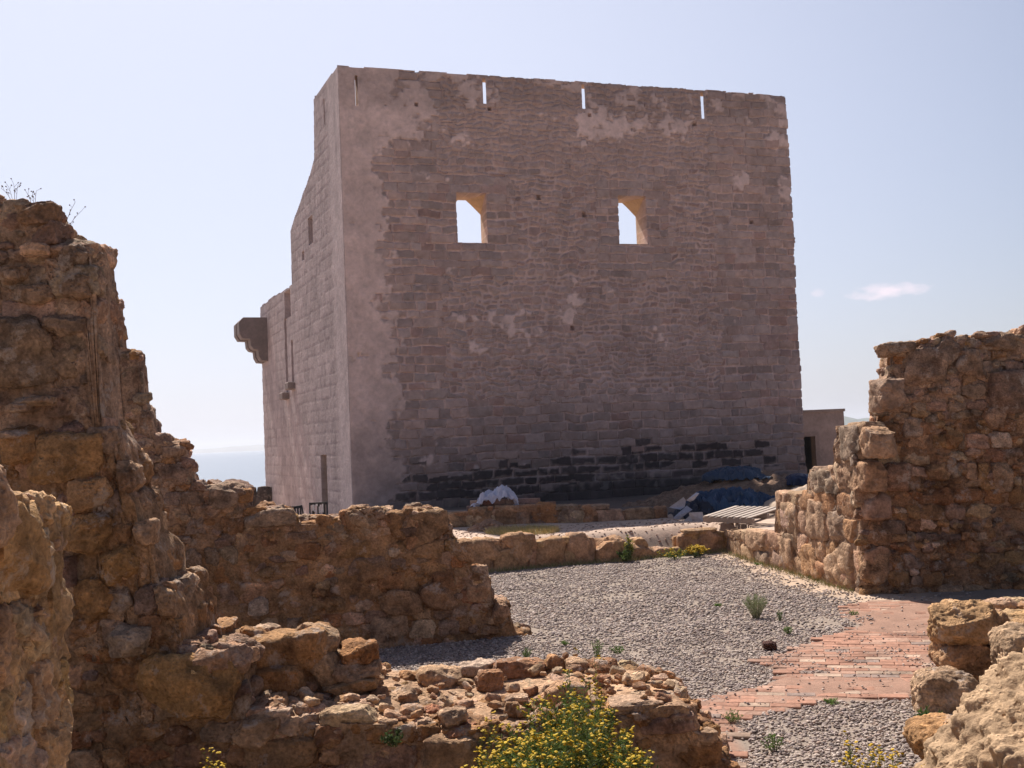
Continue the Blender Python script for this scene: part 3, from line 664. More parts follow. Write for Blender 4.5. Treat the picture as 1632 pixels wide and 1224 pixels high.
tag(o, 'middle rubble wall with stepped ragged top, running across between foreground wall and gravel court', 'stone wall', 'ruined walls around the court')

# tall left wall and low foreground wall
FA = np.array([-4.4, 7.6]); dX = np.array([1., 0.])
LPX = [(-120, 300), (0, 322), (52, 330), (78, 345), (84, 388), (138, 388), (146, 420), (147, 470), (150, 640), (166, 682), (176, 700), (190, 735), (192, 768), (212, 800), (216, 848), (238, 872), (243, 925), (270, 948), (286, 985), (288, 1030), (330, 1040), (372, 1042), (380, 1100)]
lpf = prof_px(LPX, FA, dX); lL = on_plane((383, 1100), FA, dX)[0]
lpf = [(0., lpf[0][1])] + [p for p in lpf if p[0] > 0] 
cL = lambda x, y, w, h, c, v=.12, dep=.3, rot=(0, 0, 0): cs(x, y, w, h, c, FA, dX, v, dep, 7.6, rot)
cust = [cL(30, 560, 110, 110, (.30, .25, .20), .1, .4), cL(118, 412, 50, 48, (.27, .23, .20), .2, .5), cL(60, 398, 44, 22, (.58, .46, .38), .02, .25), cL(60, 340, 62, 34, (.30, .22, .16), .1), cL(75, 372, 50, 40, (.27, .20, .17), .12),
        cL(100, 520, 70, 40, (.36, .30, .25), .1), cL(95, 575, 60, 60, (.34, .28, .22), .15), cL(110, 730, 110, 80, (.42, .30, .17), .1, .4), cL(45, 710, 70, 70, (.40, .28, .16), .1, .4), cL(145, 790, 70, 50, (.44, .32, .20), .1, .35),
        cL(33, 693, 44, 14, (.50, .42, .36), -.02, .3), cL(38, 650, 36, 16, (.44, .36, .30), 0, .3), cL(60, 640, 60, 14, (.50, .42, .34), 0, .3), cL(140, 850, 80, 60, (.40, .28, .15), .08, .35), cL(190, 900, 60, 60, (.38, .26, .13), .1, .35),
        cL(210, 1020, 64, 44, (.42, .38, .33), .0, .3), cL(150, 960, 70, 70, (.36, .24, .12), .08, .3), cL(262, 960, 30, 50, (.42, .32, .22), .1, .3), cL(300, 1090, 150, 90, (.42, .29, .14), .02, .42, (0, .1, 0)), cL(335, 1056, 90, 40, (.44, .32, .24), .1, .4),
        cL(225, 850, 30, 40, (.44, .34, .25), .12, .3), cL(195, 760, 30, 50, (.40, .31, .23), .15, .3), cL(20, 440, 50, 30, (.32, .25, .19), .08), cL(55, 470, 60, 30, (.34, .27, .21), .08), cL(120, 455, 50, 40, (.30, .24, .19), .1), cL(24, 438, 22, 16, (.5, .42, .36), -.02, .12)]
o = masonry('ruined_wall', FA, dX, lL, lpf, lambda u: np.where(np.asarray(u, float) < 1.55, .48, .48 + (np.asarray(u, float) - 1.55)*.9), -.58, pal=OCH + GRY[:2], ch=(.12, .27), ln=(.16, .46), rubble=.42, custom=cust, nrow=150, res=13, rough=.12, du=.03, zg=1.9, inset=.022)
tag(o, 'tallest ruined wall at left, dry twigs on top, its broken end stepping down to the right', 'stone wall', 'ruined walls around the court')
XA = np.array([FA[0] + lL - .05, 7.62]); FL = 1.38 - XA[0]
fpf = prof_px([(383, 1130), (430, 1140), (510, 1150), (600, 1152), (700, 1166), (760, 1168), (830, 1165), (900, 1140), (1000, 1128), (1090, 1120), (1108, 1160), (1128, 1172), (1134, 1200)], XA, dX)
fpf = [(0, fpf[0][1])] + fpf + [(FL + .1, -.45)]
bk = [(0, .1), (.6, .12), (1.1, .05), (1.4, .02), (2.1, .08), (2.7, .07), (3.1, .0), (FL, -.3)]
cF = lambda x, y, w, h, c, v=.3, dep=.35, rot=(0, 0, 0): cs(x, y, w, h, c, XA, dX, v, dep, 7.62, rot)
cust = []
for (px, py, Yd, w, dp_, h, c, rt) in [(462, 1048, 8.45, .66, .5, .40, (.44, .31, .18), (0, -.1, .1)), (430, 1085, 8.3, .55, .4, .26, (.42, .28, .15), (0, 0, 0)), (572, 1038, 8.5, .28, .34, .18, (.38, .24, .13), (0, 0, .2)), (570, 1068, 8.45, .34, .34, .16, (.42, .35, .28), (0, 0, 0)),
        (560, 1092, 8.4, .40, .36, .13, (.44, .34, .22), (0, 0, 0)), (520, 1070, 8.5, .3, .4, .3, (.46, .38, .28), (0, 0, 0)), (420, 1040, 8.6, .4, .3, .25, (.46, .34, .2), (0, .3, 0)), (500, 1030, 8.5, .3, .3, .3, (.44, .36, .27), (0, .4, 0)),
        (360, 1075, 8.2, .36, .4, .30, (.44, .32, .2), (0, 0, 0)), (1070, 1150, 7.85, .36, .4, .26, (.46, .34, .24), (0, .1, 0)), (1000, 1140, 7.9, .36, .4, .24, (.46, .36, .27), (0, 0, 0)), (1105, 1190, 7.9, .26, .3, .16, (.38, .28, .2), (0, 0, .3)),
        (905, 1120, 8.0, .3, .3, .28, (.48, .36, .26), (0, 0, .3)), (410, 1160, 7.68, .34, .3, .2, (.42, .33, .24), (0, 0, 0)), (720, 1200, 7.66, .35, .3, .26, (.42, .33, .24), (0, 0, 0)), (450, 1190, 7.68, .5, .25, .25, (.34, .25, .16), (0, 0, 0)), (810, 1190, 7.7, .35, .3, .25, (.36, .27, .18), (0, 0, 0))]:
    p = at_y(px, py, Yd); cust.append((p[0] - XA[0], p[1] - XA[1], p[2], w, dp_, h, c, rt))
o = masonry('ruined_wall', XA, dX, FL, fpf, lambda u: 1.5 - .25*sstep(2.6, 3.5, np.asarray(u, float)), -.75, back=bk, pal=OCH + PALE[:2] + GRY[2:4], ch=(.14, .26), ln=(.2, .5), rubble=.4, pale=.25, tz=-.03, custom=cust, res=12, nrow=40, core=(.52, .42, .32), du=.03, rough=.13, topsize=.95, chips=170)
tag(o, 'low thick foreground rubble wall, sunlit broken top behind the yellow-flowered bush', 'stone wall', 'ruined walls around the court')

# stub of wall nearest the camera at the left edge
NA = np.array([-2.42, 4.2]); dN = np.array([0., -1.])
def n_wall():
    # viewer-side face is the right-hand side (x = -1.70); run from far end towards the camera
    A = np.array([-1.70, 4.18]); d = np.array([0., -1.])
    # inward normal of (0,-1) is (1,0): so start from the outer side and mirror
    A2 = np.array([-1.70, 1.6]); d2 = np.array([0., 1.])      # inward normal (-1,0)
    fr = [(0, 2.1), (1.7, 2.02), (1.86, 1.96), (2.05, 1.74), (2.3, 1.76), (2.5, 1.74), (2.58, 1.70)]
    cu_ = [(2.2, .12, 1.60, .40, .34, .32, (.47, .35, .20)), (2.45, .2, 1.45, .2, .4, .5, (.46, .36, .22)), (1.9, .1, 1.75, .3, .3, .3, (.46, .36, .28))]
    return masonry('ruined_wall', A2, d2, 2.58, fr, .75, -.6, pal=[(.54, .42, .27), (.56, .45, .31), (.48, .35, .20), (.58, .50, .39), (.44, .31, .18), (.52, .46, .39)], ch=(.16, .34), ln=(.12, .32), rubble=.3, res=16, custom=cu_, nrow=120, rough=.17, du=.02, core=(.47, .37, .24), amp=.025)
o = n_wall(); tag(o, 'nearest wall stub at lower left corner of the photo, ochre pitted side face', 'stone wall', 'ruined walls around the court')

o = masonry('ruined_wall', np.array([4.6, -1.6]), np.array([-1., 0.]), 7.2, [(0, 3.4), (2, 3.9), (4, 3.6), (7.2, 4.2)], .7, -.6, ch=(.3, .5), ln=(.4, .8), rubble=.1, res=5, nrow=30, du=.12, top=False)  # added out of view to cut sky light and darken the foreground
tag(o, 'unseen ruined wall added behind the viewer to block sky light from the foreground', 'stone wall', 'ruined walls around the court')
o = masonry('ruined_wall', np.array([-1.9, -1.5]), np.array([0., 1.]), 3.0, [(0, 4.2), (1.5, 3.4), (3.0, 2.3)], .7, -.6, ch=(.3, .5), ln=(.4, .8), rubble=.1, res=5, nrow=30, du=.12, top=False)  # second unseen wall, added to keep sky light off the near walls
tag(o, 'unseen ruined wall added beside the viewer, running back from the nearest stub to deepen foreground shade', 'stone wall', 'ruined walls around the court')
# right hand walls
RA = np.array([4.17 - .08, 21.77]); dR1 = np.array([4.95 - 4.17, 15.67 - 21.77]); rL = np.linalg.norm(dR1); dR1 /= rL
# viewer-side face points left: run from far to near, inward normal = (-dy, dx) = (+,+)
rpf = prof_px([(1165, 848), (1180, 845), (1232, 850), (1236, 786), (1282, 785), (1285, 746), (1325, 745), (1328, 676), (1386, 676), (1389, 606), (1400, 604)], RA, dR1)
rpf = [(0, rpf[0][1])] + rpf + [(rL + .4, 2.5)]
cR = lambda x, y, w, h, c, v=.14, dep=.34, rot=(0, 0, 0): (lambda q: (q[0], v, q[1], w, dep, h, c, rot))(on_plane((x, y), RA, dR1))
cust = [cR(1355, 706, .72, .50, (.30, .27, .24)), cR(1312, 768, .95, .34, (.33, .30, .26)), cR(1258, 830, .62, .60, (.44, .36, .28)), cR(1300, 828, .75, .6, (.42, .34, .27)), cR(1398, 630, .42, .42, (.34, .28, .24)),
        cR(1250, 880, .9, .5, (.44, .35, .27)), cR(1205, 862, 1.0, .34, (.46, .37, .29)), cR(1290, 893, .8, .5, (.43, .31, .20)), cR(1335, 900, .9, .55, (.44, .36, .28)), cR(1335, 840, .6, .45, (.40, .34, .29)), cR(1385, 705, .4, .4, (.42, .33, .25)), cR(1370, 760, .5, .4, (.40, .30, .22))]
o = masonry('ruined_wall', RA, dR1, rL, rpf, .52, -.6, pal=[(.44, .35, .27), (.40, .32, .25), (.46, .38, .30), (.40, .28, .18), (.34, .29, .25)], ch=(.36, .48), ln=(.5, .95), dep=(.25, .4), rubble=.02, cp=11, cfac=4, top=False, endf=.97, custom=cust, mat=M_RUIN_FAR, res=10, nrow=80, core=(.42, .33, .26), inset=.03, ends=(True, False), rough=.06)
tag(o, 'stepped wall of big squared blocks climbing toward the camera at right of the gravel', 'stone wall', 'ruined walls around the court')
QA = np.array([4.93, 15.67]); dQ = np.array([1., -.1]); dQ /= np.linalg.norm(dQ)
qpf = prof_px([(1384, 690), (1402, 680), (1408, 606), (1420, 590), (1424, 562), (1452, 560), (1470, 548), (1484, 536), (1520, 532), (1545, 540), (1562, 538), (1580, 530), (1612, 534), (1632, 524), (1800, 500), (1980, 470)], QA, dQ)
qpf = [(0, qpf[0][1])] + [p for p in qpf if p[0] > 0]; qL = qpf[-1][0]
cQ = lambda x, y, w, h, c, v=.1, dep=.34, rot=(0, 0, 0): (lambda q: (q[0], v, q[1], w*15.5/FPX, dep, h*15.5/FPX, c, rot))(on_plane((x, y), QA, dQ))
cust = [cQ(1430, 556, 58, 22, (.34, .28, .23), .15, .5), cQ(1476, 585, 66, 60, (.40, .33, .28), .08), cQ(1512, 560, 40, 44, (.33, .28, .25)), cQ(1548, 580, 44, 44, (.40, .32, .26)), cQ(1595, 545, 50, 30, (.33, .27, .22)), cQ(1610, 625, 60, 66, (.26, .20, .17), .02, .4),
        cQ(1455, 680, 30, 36, (.48, .42, .37), .05, .2), cQ(1590, 665, 40, 34, (.46, .35, .27)), cQ(1420, 640, 36, 34, (.36, .30, .26)), cQ(1425, 760, 60, 40, (.33, .24, .19), .06), cQ(1520, 700, 26, 30, (.44, .30, .17), .04, .2), cQ(1600, 760, 30, 50, (.44, .34, .25), .04, .2),
        cQ(1395, 905, 40, 50, (.42, .32, .23)), cQ(1400, 850, 40, 40, (.36, .26, .18)), cQ(1380, 790, 36, 40, (.36, .27, .2))]
o = masonry('ruined_wall', QA, dQ, qL, qpf, .7, -.6, pal=OCH + GRY, ch=(.12, .24), ln=(.14, .40), rubble=.55, custom=cust, mat=M_RUIN, res=8, nrow=120, rough=.13, core=(.36, .26, .18), du=.03, amp=.045, inset=.045, zg=2.0)
tag(o, 'high rubble wall at the right edge with a dark shadowed foot beside red paving', 'stone wall', 'ruined walls around the court')

# low retaining wall of squared blocks between gravel and terrace
d2 = np.array([1., .363]); d2 /= np.linalg.norm(d2); T2A = np.array([-5.2, T2y(-5.2)])
T2PX = [(690, 868), (748, 868), (760, 862), (808, 860), (811, 852), (850, 853), (855, 860), (903, 860), (906, 851), (948, 852), (952, 872), (960, 866), (998, 856), (1004, 868), (1030, 866), (1038, 878), (1088, 874), (1093, 848), (1120, 843), (1140, 845), (1164, 846), (1180, 846)]
tp = prof_px(T2PX, T2A, d2); tp = [(0, tp[0][1])] + tp; t2L = on_plane((1172, 850), T2A, d2)[0]
cT = lambda x, y, w, h, c: (lambda q: (q[0], .2, q[1], w*20.6/FPX, .44, h*20.6/FPX, c, (0, 0, 0)))(on_plane((x, y), T2A, d2))
cust = [cT(779, 886, 58, 52, (.45, .35, .25)), cT(830, 880, 44, 58, (.43, .33, .23)), cT(878, 884, 50, 50, (.42, .32, .22)), cT(928, 878, 44, 56, (.45, .35, .27)), cT(980, 880, 52, 46, (.42, .31, .22)), cT(1018, 884, 34, 36, (.42, .32, .23)), cT(1062, 886, 54, 28, (.44, .34, .27)), cT(1129, 864, 74, 40, (.46, .36, .28))]
o = masonry('retaining_wall', T2A, d2, t2L, tp, .42, -.62, pal=[(.44, .34, .25), (.42, .32, .22)], ch=(.5, .56), ln=(.6, .9), rubble=.0, custom=cust, mat=M_RUIN_FAR, res=9, nrow=26, top=False, core=(.42, .33, .25), rough=.05, ends=(False, False), inset=.06)
tag(o, 'low single-course block wall edging the far side of the gravel court', 'stone wall', 'low walls before the tower')
# second low wall nearer the tower
T1A = np.array([-6.2, 24.3]); d1_ = np.array([1., .03]); d1_ /= np.linalg.norm(d1_)
T1PX = [(410, 826), (560, 821), (690, 819), (742, 818), (746, 811), (790, 809), (846, 806), (850, 803), (886, 803), (890, 806), (960, 806), (965, 812), (1050, 806), (1065, 815)]
tp = prof_px(T1PX, T1A, d1_); tp = [(0, tp[0][1])] + [p for p in tp if p[0] > 0]; t1L = tp[-1][0]
cT = lambda x, y, w, h, c: (lambda q: (q[0], .18, q[1], w*24.4/FPX, .4, h*24.4/FPX, c, (0, 0, 0)))(on_plane((x, y), T1A, d1_))
cust = [cT(718, 831, 56, 25, (.42, .33, .23)), cT(768, 824, 46, 30, (.44, .32, .21)), cT(806, 822, 34, 30, (.42, .30, .2)), cT(832, 825, 26, 34, (.42, .30, .22)), cT(868, 820, 40, 36, (.46, .27, .14)), cT(905, 824, 34, 34, (.36, .30, .25)), cT(940, 823, 36, 34, (.42, .28, .18))]
o = masonry('low_wall', T1A, d1_, t1L, tp, .38, -.35, pal=[(.42, .33, .24), (.42, .29, .19), (.36, .3, .24)], ch=(.28, .36), ln=(.45, .8), rubble=.05, custom=cust, mat=M_RUIN_FAR, res=8, nrow=20, top=False, core=(.42, .33, .26), rough=.07, ends=(True, True), inset=.05)
tag(o, 'low ruined block wall just in front of the tower, under the white plastic', 'stone wall', 'low walls before the tower')
# dark parapet beyond the tower, by the sea
mb = MB(); pa, pb_ = at_y(388, 783, 43), at_y(424, 783, 43)
for i, x in enumerate(np.arange(-16, pb_[0] + .5, .5)): rock(mb, (x, 43.5, .0), (.52, .3, .9 + .04*math.sin(i*2.3)), np.array((.10, .09, .09))*rng.uniform(.8, 1.2), n=4, p=9, facets=2, rough=.03)
o = mb.build('parapet', M_RUIN_FAR, center=True); tag(o, 'dark low parapet against the sea just left of the tower', 'low wall')

# ------------------------------------------------------------------ brick paving
BP = np.array([at_z(x, y, -.5)[:2] for x, y in ((1095, 1123), (1141, 1115), (1246, 1084), (1222, 1052), (1280, 1030), (1371, 999), (1340, 973), (1391, 957), (1480, 960), (1632, 972), (1700, 1060), (1560, 1105), (1459, 1110), (1384, 1117), (1296, 1117), (1225, 1137), (1168, 1150), (1180, 1181), (1171, 1208), (1134, 1240), (1100, 1200))])
def inside(P, poly):
    x, y = P[:, 0], P[:, 1]; r = np.zeros(len(P), bool); n = len(poly)
    for i in range(n):
        x0, y0 = poly[i]; x1, y1 = poly[(i+1) % n]; c = ((y0 > y) != (y1 > y)) & (x < (x1-x0)*(y-y0)/(y1-y0+1e-12) + x0); r ^= c
    return r
mb = MB(); ang = math.radians(-14); ca, sa = math.cos(ang), math.sin(ang); cand = []
for j in range(-60, 120):
    for i in range(-30, 60):
        lx = (i + .5*(j % 2))*.262; ly = j*.135; cand.append((lx*ca - ly*sa + 2, lx*sa + ly*ca + 7))
cand = np.array(cand); cand = cand[inside(cand + .10*np.stack([fbm(np.c_[cand*2, cand[:, 0]*0], 2, 3), fbm(np.c_[cand*2, cand[:, 0]*0+5], 2, 3)], 1), BP)]
Rb = rotm(0, 0, ang)
for x, y in cand:
    h = rng.random()
    c = np.array((.33, .175, .122))*rng.uniform(.88, 1.08)
    if h < .10: c = np.array((.39, .28, .21))*rng.uniform(.9, 1.1)
    elif h < .16: c = np.array((.26, .19, .16))
    elif h < .40: c = np.array((.345, .21, .155))*rng.uniform(.9, 1.1)
    if rng.random() < .03: continue
    box(mb, (x, y, -.509 + rng.uniform(-.004, .004)), (.255, .128, .05), c, R=rotm(rng.uniform(-.012, .012), rng.uniform(-.012, .012), ang + rng.uniform(-.02, .02)), bev=.006)
o = mb.build('paving', M_BRICK, smooth=False, center=True); tag(o, kind='structure')

# ------------------------------------------------------------------ gravel
ico = []
phi = (1 + 5**.5)/2
for a in (-1, 1):
    for b_ in (-phi, phi): ico += [(0, a, b_), (a, b_, 0), (b_, 0, a)]
ico = np.array(ico, float); ico /= np.linalg.norm(ico[0])
from itertools import combinations
T = []; dm = np.linalg.norm(ico[:, None] - ico[None], axis=2)
for a, b_, c_ in combinations(range(12), 3):
    if dm[a, b_] < 1.1 and dm[b_, c_] < 1.1 and dm[a, c_] < 1.1:
        n_ = np.cross(ico[b_]-ico[a], ico[c_]-ico[a]); T.append((a, b_, c_) if n_@ico[a] > 0 else (a, c_, b_))
T = np.array(T)
def pebbles(P, size, cols, seed, flat=.6):
    r = np.random.default_rng(seed); n = len(P)
    V = np.tile(ico, (n, 1, 1))*(1 + .18*r.normal(size=(n, 12, 1))); V = V*(size[:, None, None]*np.stack([r.uniform(.8, 1.45, n), r.uniform(.7, 1.1, n), r.uniform(flat*.7, flat*1.2, n)], 1)[:, None, :])
    a = r.uniform(0, 6.28, n); tl = r.normal(0, .35, n); ct, st = np.cos(tl), np.sin(tl)
    y, z = V[..., 1]*ct[:, None] - V[..., 2]*st[:, None], V[..., 1]*st[:, None] + V[..., 2]*ct[:, None]
    x = V[..., 0]; X_ = x*np.cos(a)[:, None] - y*np.sin(a)[:, None]; Y_ = x*np.sin(a)[:, None] + y*np.cos(a)[:, None]
    V = np.stack([X_, Y_, z], -1) + P[:, None, :]; F = (T[None] + 12*np.arange(n)[:, None, None]).reshape(-1, 3)
    return V.reshape(-1, 3), F, np.repeat(cols, 12, 0)
def pebble_cols(n, r):
    base = np.array([(.46, .42, .40), (.36, .32, .31), (.25, .22, .22), (.55, .50, .47), (.42, .34, .30), (.17, .15, .155), (.66, .62, .59), (.38, .33, .34)])
    base = base*np.array([.83, .74, .675])
    return base[r.choice(8, n, p=[.2, .18, .14, .14, .12, .08, .06, .08])]*r.uniform(.85, 1.15, (n, 1))
r = np.random.default_rng(3)
def field(n, y0, y1):
    y = r.uniform(y0, y1, n); x = r.uniform(-.62, 1., n)*y*.5; x = np.clip(x, -3.2, 7); P = np.stack([r.uniform(-3.2, 6.5, n), y, np.zeros(n)], 1)
    px = P[:, 0]/P[:, 1]*FPX; return P[(px > -330) & (px < 850)]
P = np.concatenate([field(105000, 6.8, 13.), field(80000, 13., 22.2)])
nb = fbm(np.c_[P[:, :2]*.8, P[:, 0]*0], 3, 51); nf = fbm(np.c_[P[:, :2]*3.5, P[:, 0]*0], 2, 52)
k = (P[:, 1] < T2y(P[:, 0]) - .02) & ~((P[:, 0] > R1x(P[:, 1]) - .05) & (P[:, 1] > 15.6)) & ~((P[:, 0] > 4.9) & (P[:, 1] > 15.6))
k &= ~((P[:, 1] > 7.7) & (P[:, 1] < 8.95) & (P[:, 0] < 1.3)) 
inb = inside(P[:, :2] + .06*np.stack([nf, -nf], 1), BP)
k &= ~(inb & (r.random(len(P)) > np.where(nb + .5*nf > .38, .32, .035)))
# thin earthy zones: along the walls
dw = np.minimum(R1x(P[:, 1]) - P[:, 0], (T2y(P[:, 0]) - P[:, 1])*1.1); thin = sstep(1.25, .15, dw + .4*nb + .2*nf); k &= r.random(len(P)) > thin*.93
th2 = sstep(.35, .8, nb + .3*nf)*.7; k &= r.random(len(P)) > th2
P = P[k]; inb = inb[k]; n = len(P); sz = np.where(P[:, 1] < 13, r.uniform(.008, .019, n), r.uniform(.012, .023, n)); sz = np.where(inb, sz*.8, sz)
P[:, 2] = -.5 + .02*fbm(np.stack([P[:, 0], P[:, 1], P[:, 0]*0], 1)*.9, 3, 3) + r.uniform(-.004, .012, n) + np.where(inb, .026, 0)
V, F_, C_ = pebbles(P, sz, pebble_cols(n, r), 5)
o = make_mesh('gravel', V, [F_], M_PEBBLE, C_); tag(o, 'grey and white gravel covering the court floor', 'gravel', kind='stuff')
# scattered stones on the sandy terrace
n = 2200; P = np.stack([r.uniform(-2, 5, n), r.uniform(19.8, 24, n), np.full(n, .01)], 1); P = P[P[:, 1] > T2y(P[:, 0]) + .2]; P[:, 2] = ground_h(P[:, 0], P[:, 1]) + .02*fbm(np.stack([P[:, 0], P[:, 1], P[:, 0]*0], 1)*.9, 3, 3)
V, F_, C_ = pebbles(P, r.uniform(.008, .03, len(P)), pebble_cols(len(P), r)*np.array([1, .85, .75]), 6); o = make_mesh('grit', V, [F_], M_PEBBLE, C_); tag(o, 'small stones scattered over the sandy terrace', 'grit', kind='stuff')

# ------------------------------------------------------------------ loose stones and boulders
def stone(name, px, py, Y, dims, col, label, cat='stone', n=22, rot=(0, 0, 0), p=4, facets=9, rough=.1, mat=None, z=None, group=None, cut=(.68, .95), freq=None):
    mb = MB(); c = at_y(px, py, Y)
    if z is not None: c[2] = z + dims[2]*.45
    rock(mb, c, dims, col, n=n, p=p, facets=facets, rot=rot, rough=rough, cut=cut, freq=freq)
    o = mb.build(name, mat or M_RUIN, center=True); tag(o, label, cat, group); return o
stone('boulder', 1537, 993, 9.75, (.60, .50, .34), (.46, .35, .22), 'blocky ochre boulder resting on another, top of the pair right of the paving', 'boulder', n=36, p=5)
stone('boulder', 1542, 1048, 9.75, (.56, .50, .34), (.42, .31, .21), 'reddish-brown lower boulder of the stacked pair right of the paving', 'boulder', n=36, p=4)
stone('boulder', 1508, 1106, 9.25, (.52, .48, .42), (.50, .42, .33), 'rounded pale pink boulder lying at the foot of the stacked pair', 'boulder', n=36, p=2.8, facets=6)
stone('boulder', 1628, 1042, 9.0, (.42, .45, .42), (.48, .41, .32), 'rounded grey-beige boulder at the right edge above the huge rock', 'boulder', n=34, p=3.2, facets=6)
stone('boulder', 1580, 1012, 9.9, (.22, .4, .42), (.46, .36, .24), 'narrow upright stone wedged behind the stacked boulder pair', 'boulder', n=24)
mb = MB()
for px, py, Y_, w, h in ((1595, 968, 10.9, .30, .16), (1625, 965, 11.2, .34, .14), (1650, 975, 10.8, .4, .2), (1620, 988, 10.5, .42, .13), (1585, 985, 10.4, .22, .16), (1600, 1005, 10.2, .34, .14), (1640, 1004, 10.2, .36, .14), (1660, 1030, 10, .5, .4), (1600, 1040, 10.2, .4, .4), (1650, 1080, 9.6, .6, .6), (1590, 1080, 10.0, .5, .5), (1680, 1000, 10.4, .6, .5), (1700, 1040, 9.6, .7, .9), (1630, 1010, 10.8, .7, .6), (1590, 1100, 9.6, .4, .4)):
    c = at_y(px, py, Y_); rock(mb, c, (w, w*.9, h), pick([(.48, .38, .28), (.44, .32, .22), (.52, .44, .35)]), n=14, p=4, facets=8, rot=(0, rng.uniform(-.15, .15), rng.uniform(-.5, .5)), rough=.11)
o = mb.build('rubble_bank', M_RUIN, center=True); tag(o, 'bank of broken rubble at the right edge behind the boulders', 'rubble')
mb = MB(); rock(mb, (3.30, 5.85, -.22), (2.7, 2.0, 1.75), (.40, .27, .165), n=150, p=2.6, facets=10, rot=(.20, -.54, .15), rough=.042, freq=4.6, cut=(.75, .95))
o = mb.build('boulder', stone_material('boulder_rock', bump=.9, s1=7, s2=40, pits=1., pit_scale=30, var=.25, dist=.016, grit=120), center=True); tag(o, 'huge pitted sandy boulder sloping across the lower right corner', 'boulder')
stone('boulder', 1505, 1174, 6.6, (.40, .46, .21), (.44, .31, .18), 'brown rounded rock jutting out of the huge boulder at lower right', 'boulder', n=36, p=3, facets=5, rot=(0, -.15, 0))
stone('stone', 1226, 1032, 12.1, (.15, .13, .09), (.10, .06, .06), 'small dark reddish stone lying alone on the gravel edge', n=14, z=-.5)
LS = [(557, 1143, 7.72, (.40, .22, .15), (.62, .55, .42), 'pale flat slab resting on the front edge of the foreground wall', (0, -.02, .05)),
      (760, 1066, 9.0, (.30, .24, .14), (.56, .52, .49), 'whitish rounded stone on the back edge of the foreground wall', (0, 0, .1)),
      (828, 1066, 8.9, (.42, .3, .15), (.44, .29, .20), 'long reddish-brown stone beside the whitish one on the wall top', (0, .05, 0)),
      (700, 1080, 8.8, (.34, .28, .17), (.55, .45, .34), 'pale angular stone, largest left of the whitish rounded one', (0, .1, .3)),
      (655, 1085, 8.9, (.18, .2, .15), (.42, .29, .18), 'small ochre stone at the wall top next to the tall boulders', (0, .3, .3)),
      (640, 1118, 8.3, (.22, .22, .17), (.52, .43, .34), 'pale wedge stone in the middle of the wall top rubble', (0, -.4, .4)),
      (885, 1066, 8.9, (.15, .16, .2), (.46, .32, .20), 'upright brown pointed stone standing on the wall top', (0, .35, .2)),
      (922, 1064, 8.85, (.20, .2, .14), (.52, .42, .32), 'pale block on the wall top left of the darker lump', (0, 0, .2)),
      (960, 1068, 8.8, (.24, .24, .18), (.40, .25, .16), 'dark brown lump at the right of the wall top, above the flowers', (0, 0, .4)),
      (822, 1113, 8.05, (.18, .12, .05), (.62, .53, .44), 'thin pale flake of stone lying flat on the wall top', (0, -.05, .1)),
      (815, 1132, 7.95, (.10, .1, .11), (.42, .32, .22), 'small upright brown stone just under the pale flake', (0, .1, 0)),
      (722, 1143, 7.75, (.20, .18, .12), (.56, .47, .38), 'pale front-edge stone right of the flat slab on the foreground wall', (0, 0, .3)),
      (620, 1152, 7.72, (.18, .16, .08), (.54, .44, .34), 'low pale stone beside the right end of the flat slab', (0, .1, .1)),
      (690, 1140, 8.0, (.14, .14, .13), (.36, .20, .14), 'rounded reddish stone in the middle of the wall top rubble', (0, 0, 0)),
      (655, 1138, 8.0, (.18, .16, .12), (.48, .36, .27), 'tan stone next to the rounded reddish one on the wall top', (0, 0, .3)),
      (780, 1085, 8.6, (.20, .2, .15), (.40, .27, .18), 'brown stone just in front of the whitish rounded one', (0, 0, .4)),
      (985, 1092, 8.5, (.16, .14, .12), (.50, .40, .32), 'small tan stone at the far right of the wall top', (0, 0, .4))]
for px, py, Y_, dm_, c, lb, rt in LS: stone('loose_stone', px, py, Y_, dm_, c, lb, rot=rt, p=4, n=16, group='loose stones on the foreground wall')

# ------------------------------------------------------------------ heaps, tarps, pallet, bricks
def heap(name, cx, cy, rx, ry, hz, z0, col, label, cat, bump=.06, seed=0, mat=None, ridge_=0., kind=None, n=90, extra=None, power=1.3):
    g_ = np.linspace(-1, 1, n); A_, B_ = np.meshgrid(g_, g_, indexing='ij'); P = np.stack([cx + A_.ravel()*rx, cy + B_.ravel()*ry, np.zeros(A_.size)], 1)
    rr = np.sqrt(A_**2 + B_**2).ravel() + .22*fbm(P*1.5/max(rx, .5), 3, seed); base = np.clip(1 - rr, 0, 1)**power
    z = hz*base + bump*fbm(P*5, 4, seed + 1)*np.minimum(base*4, 1) + ridge_*(1 - np.abs(fbm(P*np.array([1.7, 3.2, 1]) + 3, 3, seed + 2))*2)*np.minimum(base*3, 1)
    P[:, 2] = z0 - .03 + z; keepv = (base > .001).reshape(A_.shape); kc = keepv[:-1, :-1] | keepv[1:, 1:] | keepv[1:, :-1] | keepv[:-1, 1:]
    I = np.arange(A_.size).reshape(A_.shape); q = np.stack([I[:-1, :-1], I[1:, :-1], I[1:, 1:], I[:-1, 1:]], -1)[kc]
    used = np.unique(q); mp2 = np.full(A_.size, -1); mp2[used] = np.arange(len(used))
    c = np.tile(col, (len(used), 1))*(1 + .15*fbm(P[used]*4, 3, seed + 5)[:, None])
    mb = MB(); mb.add(P[used], quads=mp2[q], col=c)
    if extra: extra(mb, lambda x, y: None)
    o = mb.build(name, mat or M_RUIN_FAR, center=True); tag(o, label, cat, kind=kind); return o
